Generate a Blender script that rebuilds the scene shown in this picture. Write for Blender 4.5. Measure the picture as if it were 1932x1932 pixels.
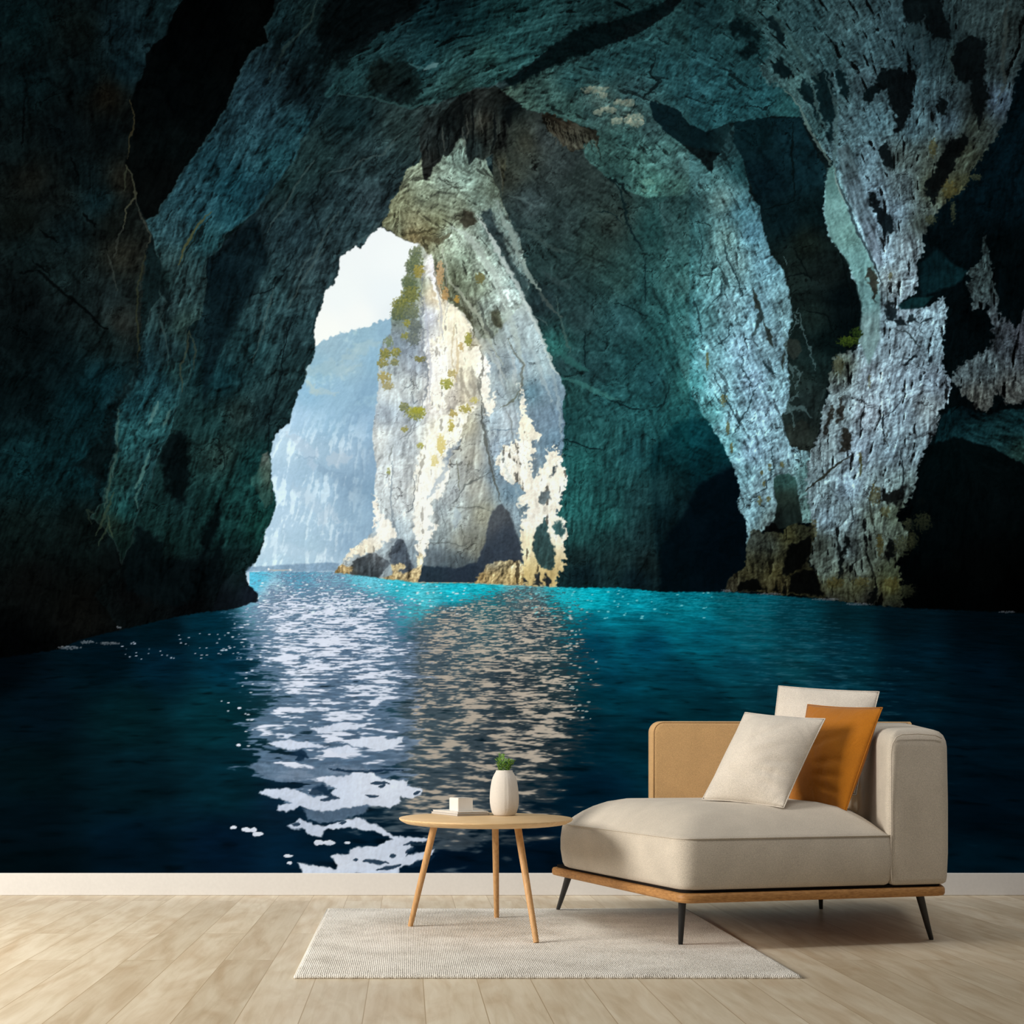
import bpy, bmesh, math, random
import numpy as np
from mathutils import Vector, Matrix

for _o in list(bpy.data.objects):
    bpy.data.objects.remove(_o)
S = bpy.context.scene
COL = S.collection

# ------------------------------------------------------------------ camera, light, exposure
FPX, VPX, VPY, CAMZ, WALL = 2500.0, 768.0, 1406.0, 0.81, 7.155     # focal length in pixels, vanishing point, eye height, wall distance
cd = bpy.data.cameras.new('camera'); cam = bpy.data.objects.new('camera', cd); COL.objects.link(cam)
cam.location = (0, 0, CAMZ); cam.rotation_euler = (math.pi / 2, 0, 0)
cd.sensor_width = 36.0; cd.lens = 36.0 * FPX / 1932
cd.shift_x = (966 - VPX) / 1932; cd.shift_y = (VPY - 966) / 1932
S.camera = cam
w = bpy.data.worlds.new('room_light'); S.world = w; w.use_nodes = True
w.node_tree.nodes['Background'].inputs[0].default_value = (1.0, .98, .95, 1)
w.node_tree.nodes['Background'].inputs[1].default_value = 0.19


def area(name, loc, target, sx, sy, power, col=(1, 1, 1), spread=180):
    l = bpy.data.lights.new(name, 'AREA'); l.shape = 'RECTANGLE'; l.size = sx; l.size_y = sy; l.energy = power; l.color = col; l.spread = math.radians(spread)
    o = bpy.data.objects.new(name, l); COL.objects.link(o); o.location = loc
    o.rotation_euler = (Vector(target) - Vector(loc)).to_track_quat('-Z', 'Y').to_euler()
    return o


area('window_daylight', (-4.8, 3.7, 2.4), (1.0, 5.3, .0), 2.0, 2.0, 430, (1, .95, .87))
area('added_mural_fill', (2.0, 3.6, 6.2), (1.8, 7.155, 2.9), 4.2, .8, 66, (1, .985, .97), 80)  # added fill light with no known lamp behind it, evens out the mural
S.view_settings.view_transform = 'Standard'; S.view_settings.look = 'None'
S.view_settings.exposure = 0.0; S.view_settings.gamma = 1.0; S.view_settings.use_curve_mapping = False


# ------------------------------------------------------------------ helpers
def lin(c):
    return tuple((x / 255 / 12.92) if x / 255 <= .04045 else ((x / 255 + .055) / 1.055) ** 2.4 for x in c)


def at(px, py, z=0.0):
    """point seen at a pixel of the photograph, on the level z"""
    d = FPX * (CAMZ - z) / (py - VPY)
    return Vector(((px - VPX) * d / FPX, d, z))


def atd(px, py, d):
    return Vector(((px - VPX) * d / FPX, d, CAMZ - (py - VPY) * d / FPX))


def tag(o, label=None, cat=None, group=None, kind=None):
    for k, v in (('label', label), ('category', cat), ('group', group), ('kind', kind)):
        if v: o[k] = v
    return o


def empty(name, loc=(0, 0, 0)):
    o = bpy.data.objects.new(name, None); COL.objects.link(o); o.location = loc; o.empty_display_size = .1
    return o


def link(name, bm, mat, parent=None, smooth=True, autosmooth=None):
    bmesh.ops.recalc_face_normals(bm, faces=bm.faces)
    me = bpy.data.meshes.new(name); bm.to_mesh(me); bm.free()
    o = bpy.data.objects.new(name, me); COL.objects.link(o); me.materials.append(mat)
    if smooth:
        for p in me.polygons: p.use_smooth = True
        if autosmooth: me.set_sharp_from_angle(angle=math.radians(autosmooth))
    if parent:
        o.parent = parent; o.matrix_parent_inverse = parent.matrix_basis.inverted()
    return o


def box(bm, lo, hi, bevel=0., seg=2):
    r = bmesh.ops.create_cube(bm, size=1)
    v = r['verts']; lo, hi = Vector(lo), Vector(hi)
    for q in v: q.co = Vector((lo[i] + (q.co[i] + .5) * (hi[i] - lo[i]) for i in range(3)))
    if bevel:
        e = list({e for q in v for e in q.link_edges})
        bmesh.ops.bevel(bm, geom=e, offset=bevel, segments=seg, affect='EDGES', profile=.5)


def tube(bm, pts, rads, n=12, caps=True, closed=False):
    pts = [Vector(p) for p in pts]
    rads = rads if hasattr(rads, '__len__') else [rads] * len(pts)
    rings = []; ref = None; m = len(pts)
    for i, p in enumerate(pts):
        a = pts[(i - 1) % m] if closed else pts[max(i - 1, 0)]; b = pts[(i + 1) % m] if closed else pts[min(i + 1, m - 1)]
        t = (b - a).normalized()
        if ref is None: ref = t.orthogonal().normalized()
        ref = (ref - t * ref.dot(t)).normalized(); bi = t.cross(ref)
        rings.append([bm.verts.new(p + (ref * math.cos(2 * math.pi * k / n) + bi * math.sin(2 * math.pi * k / n)) * rads[i]) for k in range(n)])
    for i in range(m if closed else m - 1):
        A, B = rings[i], rings[(i + 1) % m]
        for k in range(n): bm.faces.new((A[k], A[(k + 1) % n], B[(k + 1) % n], B[k]))
    if caps and not closed:
        bm.faces.new(rings[0][::-1]); bm.faces.new(rings[-1])


def loft(bm, loops, cap0=True, cap1=True):
    L = [[bm.verts.new(p) for p in lp] for lp in loops]; n = len(L[0])
    for a, b in zip(L, L[1:]):
        for k in range(n): bm.faces.new((a[k], a[(k + 1) % n], b[(k + 1) % n], b[k]))
    if cap0: bm.faces.new(L[0][::-1])
    if cap1: bm.faces.new(L[-1])
    return L


def outline(q, rad, inset=0., per=9, side=10):
    """rounded outline of a convex four cornered plan, moved inwards by inset"""
    q = [Vector((p[0], p[1])) for p in q]; n = len(q); c = []
    for i in range(n):
        a, b, d = q[i - 1], q[i], q[(i + 1) % n]
        e1 = (b - a).normalized(); e2 = (d - b).normalized()
        n1 = Vector((-e1.y, e1.x)); n2 = Vector((-e2.y, e2.x))
        p1 = b + n1 * inset; p2 = b + n2 * inset
        den = e1.x * e2.y - e1.y * e2.x; t = ((p2 - p1).x * e2.y - (p2 - p1).y * e2.x) / den
        c.append(p1 + e1 * t)
    arcs = []
    for i in range(n):
        a, b, d = c[i - 1], c[i], c[(i + 1) % n]
        r = max((rad[i] if hasattr(rad, '__len__') else rad) - inset * .6, .004)
        e1 = (a - b).normalized(); e2 = (d - b).normalized()
        half = math.acos(max(-1, min(1, e1.dot(e2)))) / 2
        t = min(r / math.tan(half), .48 * (a - b).length, .48 * (d - b).length)
        s, e = b + e1 * t, b + e2 * t
        arcs.append([s * (1 - u) ** 2 + b * 2 * u * (1 - u) + e * u * u for u in [k / (per - 1) for k in range(per)]])
    out = []
    for i in range(n):
        out += arcs[i]
        a, b = arcs[i][-1], arcs[(i + 1) % n][0]
        out += [a + (b - a) * (k / side) for k in range(1, side)]
    return out


# ------------------------------------------------------------------ materials
def nodes(name):
    m = bpy.data.materials.new(name); m.use_nodes = True; nt = m.node_tree
    return m, nt, nt.nodes['Principled BSDF']


def N(nt, t, **kw):
    n = nt.nodes.new(t)
    for k, v in kw.items():
        if k in n.inputs: n.inputs[k].default_value = v
        else: setattr(n, k, v)
    return n


def ramp(nt, fac, stops):
    r = nt.nodes.new('ShaderNodeValToRGB'); el = r.color_ramp.elements
    while len(el) < len(stops): el.new(.5)
    for e, (p, c) in zip(el, stops): e.position = p; e.color = (*lin(c), 1)
    nt.links.new(fac, r.inputs[0]); return r


def coords(nt, scale=(1, 1, 1), loc=(0, 0, 0), rot=(0, 0, 0)):
    tc = nt.nodes.new('ShaderNodeTexCoord'); mp = nt.nodes.new('ShaderNodeMapping')
    mp.inputs['Scale'].default_value = scale; mp.inputs['Location'].default_value = loc; mp.inputs['Rotation'].default_value = rot
    nt.links.new(tc.outputs['Object'], mp.inputs['Vector']); return mp.outputs[0]


def fabric(name, c, dark=.8, scale=420, bump=.25, wrinkle=.0, rough=.92):
    m, nt, b = nodes(name); L = nt.links.new
    v = coords(nt)
    n1 = N(nt, 'ShaderNodeTexNoise', Scale=scale, Detail=2.0); L(v, n1.inputs['Vector'])
    n2 = N(nt, 'ShaderNodeTexNoise', Scale=9.0, Detail=3.0); L(v, n2.inputs['Vector'])
    vz = coords(nt, (900, 900, 260)); n3 = N(nt, 'ShaderNodeTexNoise', Scale=1.0, Detail=1.0); L(vz, n3.inputs['Vector'])
    ad = N(nt, 'ShaderNodeMath', operation='ADD'); L(n1.outputs[0], ad.inputs[0]); L(n3.outputs[0], ad.inputs[1])
    ml = N(nt, 'ShaderNodeMath', operation='MULTIPLY_ADD'); L(n2.outputs[0], ml.inputs[0]); ml.inputs[1].default_value = .35; L(ad.outputs[0], ml.inputs[2])
    hf = N(nt, 'ShaderNodeMath', operation='MULTIPLY'); L(ml.outputs[0], hf.inputs[0]); hf.inputs[1].default_value = .43
    r = ramp(nt, hf.outputs[0], [(.3, tuple(x * dark for x in c)), (.7, tuple(min(255, x * (2 - dark) * .97) for x in c))])
    L(r.outputs[0], b.inputs['Base Color']); b.inputs['Roughness'].default_value = rough; b.inputs['Specular IOR Level'].default_value = .15
    bp = N(nt, 'ShaderNodeBump', Strength=bump, Distance=.002); L(ad.outputs[0], bp.inputs['Height'])
    b.inputs['Sheen Weight'].default_value = .12; b.inputs['Sheen Roughness'].default_value = .5
    last = bp
    if wrinkle:
        n4 = N(nt, 'ShaderNodeTexNoise', Scale=7.0, Detail=2.0, Distortion=1.4); L(v, n4.inputs['Vector'])
        b2 = N(nt, 'ShaderNodeBump', Strength=wrinkle, Distance=.03); L(n4.outputs[0], b2.inputs['Height']); L(bp.outputs[0], b2.inputs['Normal']); last = b2
    L(last.outputs[0], b.inputs['Normal'])
    return m


def wood(name, c1, c2, scale=(3, 3, 40), rough=.5, rot=(0, 0, 0)):
    m, nt, b = nodes(name); L = nt.links.new
    v = coords(nt, scale, rot=rot)
    n = N(nt, 'ShaderNodeTexNoise', Scale=3.0, Detail=5.0, Distortion=.6); L(v, n.inputs['Vector'])
    r = ramp(nt, n.outputs[0], [(.3, c1), (.7, c2)]); L(r.outputs[0], b.inputs['Base Color'])
    b.inputs['Roughness'].default_value = rough; b.inputs['Specular IOR Level'].default_value = .3
    return m


def plain(name, c, rough=.6, spec=.3, metal=0., bump=0., bscale=60.):
    m, nt, b = nodes(name)
    n = N(nt, 'ShaderNodeTexNoise', Scale=bscale, Detail=3.0)
    nt.links.new(coords(nt), n.inputs['Vector'])
    r = ramp(nt, n.outputs[0], [(.3, tuple(x * .99 for x in c)), (.7, tuple(min(255, x * 1.01) for x in c))])
    nt.links.new(r.outputs[0], b.inputs['Base Color'])
    b.inputs['Roughness'].default_value = rough; b.inputs['Specular IOR Level'].default_value = spec; b.inputs['Metallic'].default_value = metal
    if bump:
        bp = N(nt, 'ShaderNodeBump', Strength=bump, Distance=.002); nt.links.new(n.outputs[0], bp.inputs['Height']); nt.links.new(bp.outputs[0], b.inputs['Normal'])
    return m


def floor_material():
    m, nt, b = nodes('oak_floor'); L = nt.links.new
    tc = nt.nodes.new('ShaderNodeTexCoord'); sp = nt.nodes.new('ShaderNodeSeparateXYZ'); cb = nt.nodes.new('ShaderNodeCombineXYZ')
    L(tc.outputs['Object'], sp.inputs[0]); L(sp.outputs['Y'], cb.inputs['X'])
    sh = N(nt, 'ShaderNodeMath', operation='ADD'); L(sp.outputs['X'], sh.inputs[0]); sh.inputs[1].default_value = 18.6 - .055; L(sh.outputs[0], cb.inputs['Y'])
    br = N(nt, 'ShaderNodeTexBrick', Scale=1.0); L(cb.outputs[0], br.inputs['Vector'])
    br.inputs['Brick Width'].default_value = 1.9; br.inputs['Row Height'].default_value = .186; br.inputs['Mortar Size'].default_value = .0016; br.inputs['Mortar Smooth'].default_value = .3
    br.offset = .37; br.offset_frequency = 2
    br.inputs['Color1'].default_value = (0, 0, 0, 1); br.inputs['Color2'].default_value = (1, 1, 1, 1); br.inputs['Mortar'].default_value = (.5, .5, .5, 1)
    # every board its own shift of the grain
    off = N(nt, 'ShaderNodeVectorMath', operation='MULTIPLY_ADD'); L(br.outputs['Color'], off.inputs[0]); off.inputs[1].default_value = (7, 13, 0); L(cb.outputs[0], off.inputs[2])
    mp = nt.nodes.new('ShaderNodeMapping'); mp.inputs['Scale'].default_value = (1.1, 13, 1); L(off.outputs[0], mp.inputs['Vector'])
    g = N(nt, 'ShaderNodeTexNoise', Scale=2.2, Detail=7.0, Roughness=.6, Distortion=.9); L(mp.outputs[0], g.inputs['Vector'])
    mp2 = nt.nodes.new('ShaderNodeMapping'); mp2.inputs['Scale'].default_value = (.8, 3.2, 1); L(off.outputs[0], mp2.inputs['Vector'])
    g2 = N(nt, 'ShaderNodeTexNoise', Scale=2.0, Detail=4.0, Distortion=1.6); L(mp2.outputs[0], g2.inputs['Vector'])
    r = ramp(nt, g.outputs[0], [(.25, (214, 199, 172)), (.5, (228, 215, 191)), (.75, (237, 226, 205))])
    r2 = ramp(nt, g2.outputs[0], [(.28, (228, 216, 202)), (.6, (255, 255, 255))])
    mx = N(nt, 'ShaderNodeMix', data_type='RGBA', blend_type='MULTIPLY'); mx.inputs[0].default_value = .8; L(r.outputs[0], mx.inputs[6]); L(r2.outputs[0], mx.inputs[7])
    r3 = ramp(nt, br.outputs['Color'], [(.0, (230, 226, 220)), (1.0, (255, 255, 255))])
    m3 = N(nt, 'ShaderNodeMix', data_type='RGBA', blend_type='MULTIPLY'); m3.inputs[0].default_value = 1.; L(mx.outputs[2], m3.inputs[6]); L(r3.outputs[0], m3.inputs[7])
    m4 = N(nt, 'ShaderNodeMix', data_type='RGBA'); L(br.outputs['Fac'], m4.inputs[0]); L(m3.outputs[2], m4.inputs[6]); m4.inputs[7].default_value = (*lin((176, 153, 120)), 1)
    L(m4.outputs[2], b.inputs['Base Color'])
    b.inputs['Roughness'].default_value = .42; b.inputs['Specular IOR Level'].default_value = .32
    bp = N(nt, 'ShaderNodeBump', Strength=.12, Distance=.002); L(g.outputs[0], bp.inputs['Height']); L(bp.outputs[0], b.inputs['Normal'])
    return m


def rug_material():
    m, nt, b = nodes('rug_wool'); L = nt.links.new
    v = coords(nt)
    wv = N(nt, 'ShaderNodeTexWave', Scale=44.0, Distortion=3.5, Detail=2.0); wv.inputs['Detail Scale'].default_value = 3.0; wv.bands_direction = 'X'; L(v, wv.inputs['Vector'])
    n = N(nt, 'ShaderNodeTexNoise', Scale=230.0, Detail=2.0); L(v, n.inputs['Vector'])
    n2 = N(nt, 'ShaderNodeTexNoise', Scale=6.0, Detail=3.0); L(v, n2.inputs['Vector'])
    a = N(nt, 'ShaderNodeMath', operation='MULTIPLY_ADD'); L(wv.outputs['Fac'], a.inputs[0]); a.inputs[1].default_value = .34; L(n.outputs[0], a.inputs[2])
    a2 = N(nt, 'ShaderNodeMath', operation='MULTIPLY_ADD'); L(n2.outputs[0], a2.inputs[0]); a2.inputs[1].default_value = .5; L(a.outputs[0], a2.inputs[2])
    h = N(nt, 'ShaderNodeMath', operation='MULTIPLY'); L(a2.outputs[0], h.inputs[0]); h.inputs[1].default_value = .6
    r = ramp(nt, h.outputs[0], [(.36, (164, 157, 146)), (.51, (224, 218, 207)), (.66, (250, 246, 238))]); L(r.outputs[0], b.inputs['Base Color'])
    b.inputs['Roughness'].default_value = 1.; b.inputs['Specular IOR Level'].default_value = .05
    bp = N(nt, 'ShaderNodeBump', Strength=.6, Distance=.006); L(a.outputs[0], bp.inputs['Height']); L(bp.outputs[0], b.inputs['Normal'])
    return m


M = dict(floor=floor_material(), rug=rug_material(), board=plain('baseboard_paint', (208, 205, 201), .5, .3), wall=plain('wall_paint', (236, 232, 224), .9, .1),
         sofa=fabric('linen_beige', (193, 183, 168)), tan=fabric('linen_tan', (186, 150, 104)), pillow=fabric('linen_pale', (206, 197, 184), wrinkle=.22), amber=fabric('cotton_amber', (162, 99, 20), .82, wrinkle=.3),
         rail=wood('oak_rail', (150, 104, 58), (190, 140, 84), (14, 14, 60)), table=wood('oak_table', (212, 176, 128), (228, 196, 150), (3, 30, 30)), leg=wood('oak_leg', (186, 140, 90), (208, 164, 114), (40, 40, 5)),
         black=plain('black_metal', (22, 22, 23), .45, .4), dark=plain('gap_shade_black', (26, 22, 20), .9, .1), ceramic=plain('stoneware', (208, 202, 193), .8, .2, bump=.3, bscale=140), paper=plain('book_paper', (196, 190, 182), .8, .15),
         cover=plain('book_cover', (158, 152, 146), .6, .25), white=plain('white_card', (222, 217, 209), .7, .2), leaf=plain('leaf_green', (122, 164, 74), .6, .3, bscale=300), stem=plain('stem_green', (78, 110, 52), .6, .3), edge=wood('rug_edge', (206, 200, 190), (240, 236, 228), (200, 200, 200), .95))


def tagstruct(o): o['kind'] = 'structure'; return o


# ------------------------------------------------------------------ the picture printed on the mural, worked out dot by dot
F = np.float32

# ---------------------------------------------------------------- noise tools
_rng = np.random.RandomState(7)
_P = _rng.permutation(256)
_P = np.concatenate([_P, _P, _P]).astype(np.int32)
_A = (_rng.rand(256) * 2 * np.pi)
_GX, _GY = np.cos(_A).astype(F), np.sin(_A).astype(F)


def perlin(x, y, seed=0):
    xi = np.floor(x).astype(np.int32); yi = np.floor(y).astype(np.int32)
    fx = (x - xi).astype(F); fy = (y - yi).astype(F)
    xi &= 255; yi &= 255
    u = fx * fx * fx * (fx * (fx * 6 - 15) + 10)
    v = fy * fy * fy * (fy * (fy * 6 - 15) + 10)

    def g(ix, iy, dx, dy):
        h = _P[_P[(ix + seed * 37) & 255] + ((iy + seed * 91) & 255)]
        return _GX[h] * dx + _GY[h] * dy
    a = g(xi, yi, fx, fy); b = g(xi + 1, yi, fx - 1, fy)
    c = g(xi, yi + 1, fx, fy - 1); d = g(xi + 1, yi + 1, fx - 1, fy - 1)
    return ((a + u * (b - a)) * (1 - v) + (c + u * (d - c)) * v) * F(1.5)


def fbm(x, y, octv=4, seed=0, gain=.5):
    s = 0; a = 1.0; t = 0
    for k in range(octv):
        s = s + a * perlin(x * 2 ** k, y * 2 ** k, seed + k)
        t += a * a; a *= gain
    return s / np.sqrt(t)


def sm(a, b, x):
    t = np.clip((x - a) / (b - a), 0, 1)
    return t * t * (3 - 2 * t)


def blur1(a, r):
    """box blur, radius r cells, both axes"""
    for ax in (0, 1):
        n = a.shape[ax]
        c = np.cumsum(np.pad(a, [(r + 1, r) if k == ax else (0, 0) for k in (0, 1)], mode='edge'), axis=ax, dtype=np.float64)
        hi = np.take(c, np.arange(2 * r + 1, n + 2 * r + 1), axis=ax); lo = np.take(c, np.arange(0, n), axis=ax)
        a = ((hi - lo) / (2 * r + 1)).astype(F)
    return a


class Mural:
    def __init__(s, x0, x1, y0, y1, step):
        s.step = step
        s.xs = np.arange(x0, x1 + .01, step).astype(F); s.ys = np.arange(y0, y1 + .01, step).astype(F)
        s.X, s.Y = np.meshgrid(s.xs, s.ys)
        s.h, s.w = s.X.shape
        s.img = np.zeros((s.h, s.w, 3), F)
        X, Y = s.X, s.Y
        s.n1 = fbm(X / 46, Y / 46, 3, 1); s.n2 = fbm(X / 46 + 9.3, Y / 46 + 4.1, 3, 5)
        s.f1 = fbm(X / 9, Y / 9, 2, 9); s.f2 = fbm(X / 9 + 3.7, Y / 9 + 8.2, 2, 12)
        s.textures()

    # -- fields spread from hand placed samples (computed coarsely, then upsampled)
    def field(s, pts, power=3.0, sl=None):
        ys, xs = (s.ys, s.xs) if sl is None else (s.ys[sl[0]], s.xs[sl[1]])
        cx = np.arange(xs[0] - 8, xs[-1] + 24, 8); cy = np.arange(ys[0] - 8, ys[-1] + 24, 8)
        gx, gy = np.meshgrid(cx, cy)
        val = np.array([p[2:] for p in pts], float)
        acc = 0; wt = 0
        for (px, py, *_), v in zip(pts, val):
            w = 1 / ((gx - px) ** 2 + (gy - py) ** 2 + 150.) ** (power / 2)
            acc = acc + w[..., None] * v; wt = wt + w
        g = (acc / wt[..., None]).astype(F)
        ix = (xs - cx[0]) / 8; iy = (ys - cy[0]) / 8
        i0 = ix.astype(int); fx = (ix - i0).astype(F)[None, :, None]
        j0 = iy.astype(int); fy = (iy - j0).astype(F)[:, None, None]
        r = g[:, i0] * (1 - fx) + g[:, i0 + 1] * fx
        return r[j0] * (1 - fy) + r[j0 + 1] * fy

    # -- streaks smeared along a direction field
    def lic(s, src, length):
        n = int(length / s.step)
        acc = src.copy(); cnt = 1.0
        jj, ii = np.meshgrid(np.arange(s.h), np.arange(s.w), indexing='ij')
        for sg in (1, -1):
            px = ii.astype(F); py = jj.astype(F)
            for k in range(n):
                a = np.clip(px + .5, 0, s.w - 1).astype(np.int32); b = np.clip(py + .5, 0, s.h - 1).astype(np.int32)
                px = px + sg * s.vx[b, a]; py = py + sg * s.vy[b, a]
                a = np.clip(px + .5, 0, s.w - 1).astype(np.int32); b = np.clip(py + .5, 0, s.h - 1).astype(np.int32)
                acc += src[b, a]; cnt += 1
        acc /= cnt
        return acc / (acc.std() + 1e-6)

    def textures(s):
        X, Y = s.X, s.Y
        th = s.field([(x, y, np.cos(2 * np.radians(a)), np.sin(2 * np.radians(a))) for x, y, a in FLOW], 2.5)
        ang = .5 * np.arctan2(th[..., 1], th[..., 0]) + .30 * s.n1
        s.vx = np.cos(ang).astype(F); s.vy = np.sin(ang).astype(F)
        r = np.random.RandomState(3)
        k = max(1, int(round(1.2 / s.step)))
        white = blur1(r.randn(s.h, s.w).astype(F), k); white /= white.std()
        s.flowf = s.lic(white + .6 * fbm(X / 5, Y / 5, 2, 20), 6)
        mid = fbm(X / 9, Y / 9, 3, 21, .6)
        s.flowm = s.lic(mid, 13)
        big = fbm(X / 30, Y / 30, 3, 25, .6)
        s.flowb = s.lic(big, 30)
        wx = .45 * s.n1 + .12 * s.f1; wy = .45 * s.n2 + .12 * s.f2
        s.fb = fbm(X / 70 + wx, Y / 70 + wy, 6, 31, .58)
        rid = 0; am = 1.
        for o in range(5):
            rid = rid + am * (1 - 2 * np.abs(perlin(X / 64 * 2 ** o + wx, Y / 64 * 2 ** o + wy, 34 + o))); am *= .55
        s.rid = (rid - rid.mean()) / rid.std()
        s.grain = fbm(X / 6, Y / 6, 3, 41, .7)
        hgt = s.fb * 9 + s.rid * 4 + s.flowb * 4 + s.flowm * 1.6 + s.flowf * .35 + s.grain * .5
        gy, gx = np.gradient(hgt, s.step)
        e = (gx * -.7 + gy * -.7); s.emb = np.clip(e / (e.std() * 1.5), -2, 2)
        q = fbm(X / 95 + .35 * s.f1 * .3 + .25 * s.n1, Y / 95 + .25 * s.n2, 4, 51)
        q2 = fbm(X / 60 + .25 * s.n2, Y / 60 + .25 * s.n1, 4, 57)
        s.crack = np.maximum(sm(.035, .0, np.abs(q)), sm(.03, .0, np.abs(q2)) * .8) * sm(-.3, .5, s.fb + .3 * s.n2)
        s.pit = sm(.95, 1.4, s.flowm * .5 + .45 * s.flowb + .3 * s.grain + .55 * fbm(X / 13 + wx * .6, Y / 15 + wy * .6, 2, 46))
        s.web = sm(.55, 1.3, s.flowm * .3 + .55 * s.flowb + .35 * s.f1 + .5 * fbm(X / 24 + wx, Y / 28 + wy, 3, 48))

    def tex(s, sl, grain=.1, fb=.2, flow=.15, emb=.15, pit=0., web=0., crack=.3):
        t = 1 + grain * s.grain[sl] + fb * (.8 * s.fb[sl] - .35 * s.rid[sl]) + flow * (.3 * s.flowf[sl] + .35 * s.flowm[sl] + .35 * s.flowb[sl]) + .62 * emb * s.emb[sl]
        t = np.clip(t, .12, 2.4)
        if pit: t = t * (1 - pit * s.pit[sl])
        if web: t = t * (1 - web * s.web[sl])
        if crack: t = t * (1 - crack * s.crack[sl])
        return t

    def sdf(s, pts, margin=30, rough=(0, 0)):
        p = np.array(pts, F)
        m = margin + abs(rough[0]) * 2 + abs(rough[1]) * 2
        j = np.searchsorted(s.ys, [p[:, 1].min() - m, p[:, 1].max() + m]); i = np.searchsorted(s.xs, [p[:, 0].min() - m, p[:, 0].max() + m])
        sl = (slice(j[0], max(j[1], j[0] + 1)), slice(i[0], max(i[1], i[0] + 1)))
        X = s.X[sl] + rough[0] * s.n1[sl] + rough[1] * s.f1[sl]; Y = s.Y[sl] + rough[0] * s.n2[sl] + rough[1] * s.f2[sl]
        d2 = np.full(X.shape, 1e12, F); ins = np.zeros(X.shape, bool)
        for k in range(len(p)):
            ax, ay = p[k - 1]; bx, by = p[k]
            ex, ey = bx - ax, by - ay
            wx = X - ax; wy = Y - ay
            t = np.clip((wx * ex + wy * ey) / (ex * ex + ey * ey + 1e-9), 0, 1)
            d2 = np.minimum(d2, (wx - ex * t) ** 2 + (wy - ey * t) ** 2)
            if ay != by:
                c = ((ay > Y) != (by > Y)) & (X < ex * (Y - ay) / ey + ax)
                ins ^= c
        d = np.sqrt(d2); d[ins] *= -1
        return sl, d          # negative inside

    def put(s, sl, mask, col):
        m = mask[..., None]
        s.img[sl] = s.img[sl] * (1 - m) + col * m

    def area(s, pts, cols, soft=1.5, rough=(4, 2), amt=1., rim=None, power=3., gain=1., **tx):
        """a rough edged patch of the printed picture; cols = one colour or samples (x, y, r, g, b)"""
        sl, d = s.sdf(pts, 20 + soft, rough)
        m = sm(soft, -soft, d) * amt
        c = np.broadcast_to(np.array(cols, F), d.shape + (3,)) if np.isscalar(cols[0]) else s.field(cols, power, sl)
        t = s.tex(sl, **tx)[..., None] * gain
        lit = np.maximum(t - 1, 0)
        c = c * np.minimum(t, 1) + lit * (.45 * c + .55 * c.mean(-1, keepdims=True) * np.array([.86, 1.04, 1.06], F))
        if rim:
            w, rc, a = rim
            k = (np.exp(-(d / w) ** 2) * a * np.clip(.6 + .5 * s.f1[sl] + .3 * s.n1[sl], 0, 1))[..., None]
            c = c * (1 - k) + np.array(rc, F) * k
        s.put(sl, m, c)
        return sl, d

    def line(s, pts, w, col, amt=1., rough=(2, 1), taper=True):
        p = np.array(pts, F); m = 12 + w * 2
        j = np.searchsorted(s.ys, [p[:, 1].min() - m, p[:, 1].max() + m]); i = np.searchsorted(s.xs, [p[:, 0].min() - m, p[:, 0].max() + m])
        sl = (slice(j[0], max(j[1], j[0] + 1)), slice(i[0], max(i[1], i[0] + 1)))
        X = s.X[sl] + rough[0] * s.n1[sl] + rough[1] * s.f1[sl]; Y = s.Y[sl] + rough[0] * s.n2[sl] + rough[1] * s.f2[sl]
        if X.size == 0: return
        best = np.full(X.shape, 1e9, F); n = len(p) - 1
        for k in range(n):
            ax, ay = p[k]; ex, ey = p[k + 1] - p[k]
            t = np.clip(((X - ax) * ex + (Y - ay) * ey) / (ex * ex + ey * ey + 1e-9), 0, 1)
            g = (k + t) / n
            ww = w * (np.minimum(1, .35 + 2.2 * np.minimum(g, 1 - g)) if taper else 1)
            best = np.minimum(best, np.hypot(X - ax - ex * t, Y - ay - ey * t) / ww)
        s.put(sl, sm(1.15, .45, best) * amt, np.array(col, F))

    def bush(s, cx, cy, rx, ry, cols, amt=1., seed=0, scale=5.5):
        j = np.searchsorted(s.ys, [cy - ry * 1.6, cy + ry * 1.6]); i = np.searchsorted(s.xs, [cx - rx * 1.6, cx + rx * 1.6])
        sl = (slice(*j), slice(*i))
        X, Y = s.X[sl], s.Y[sl]
        if X.size == 0: return
        r = ((X - cx) / rx) ** 2 + ((Y - cy) / ry) ** 2
        n = fbm(X / scale, Y / scale, 2, 60 + seed)
        m = sm(.0, .35, 1 - r + .75 * n - .25) * amt
        k = np.clip(.5 + .5 * fbm(X / (scale * .7) + 5, Y / (scale * .7), 2, 70 + seed) - .25 * (Y - cy) / ry, 0, 1)[..., None]
        a, b = np.array(cols[0], F), np.array(cols[1], F)
        s.put(sl, m, a * (1 - k) + b * k)


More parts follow.
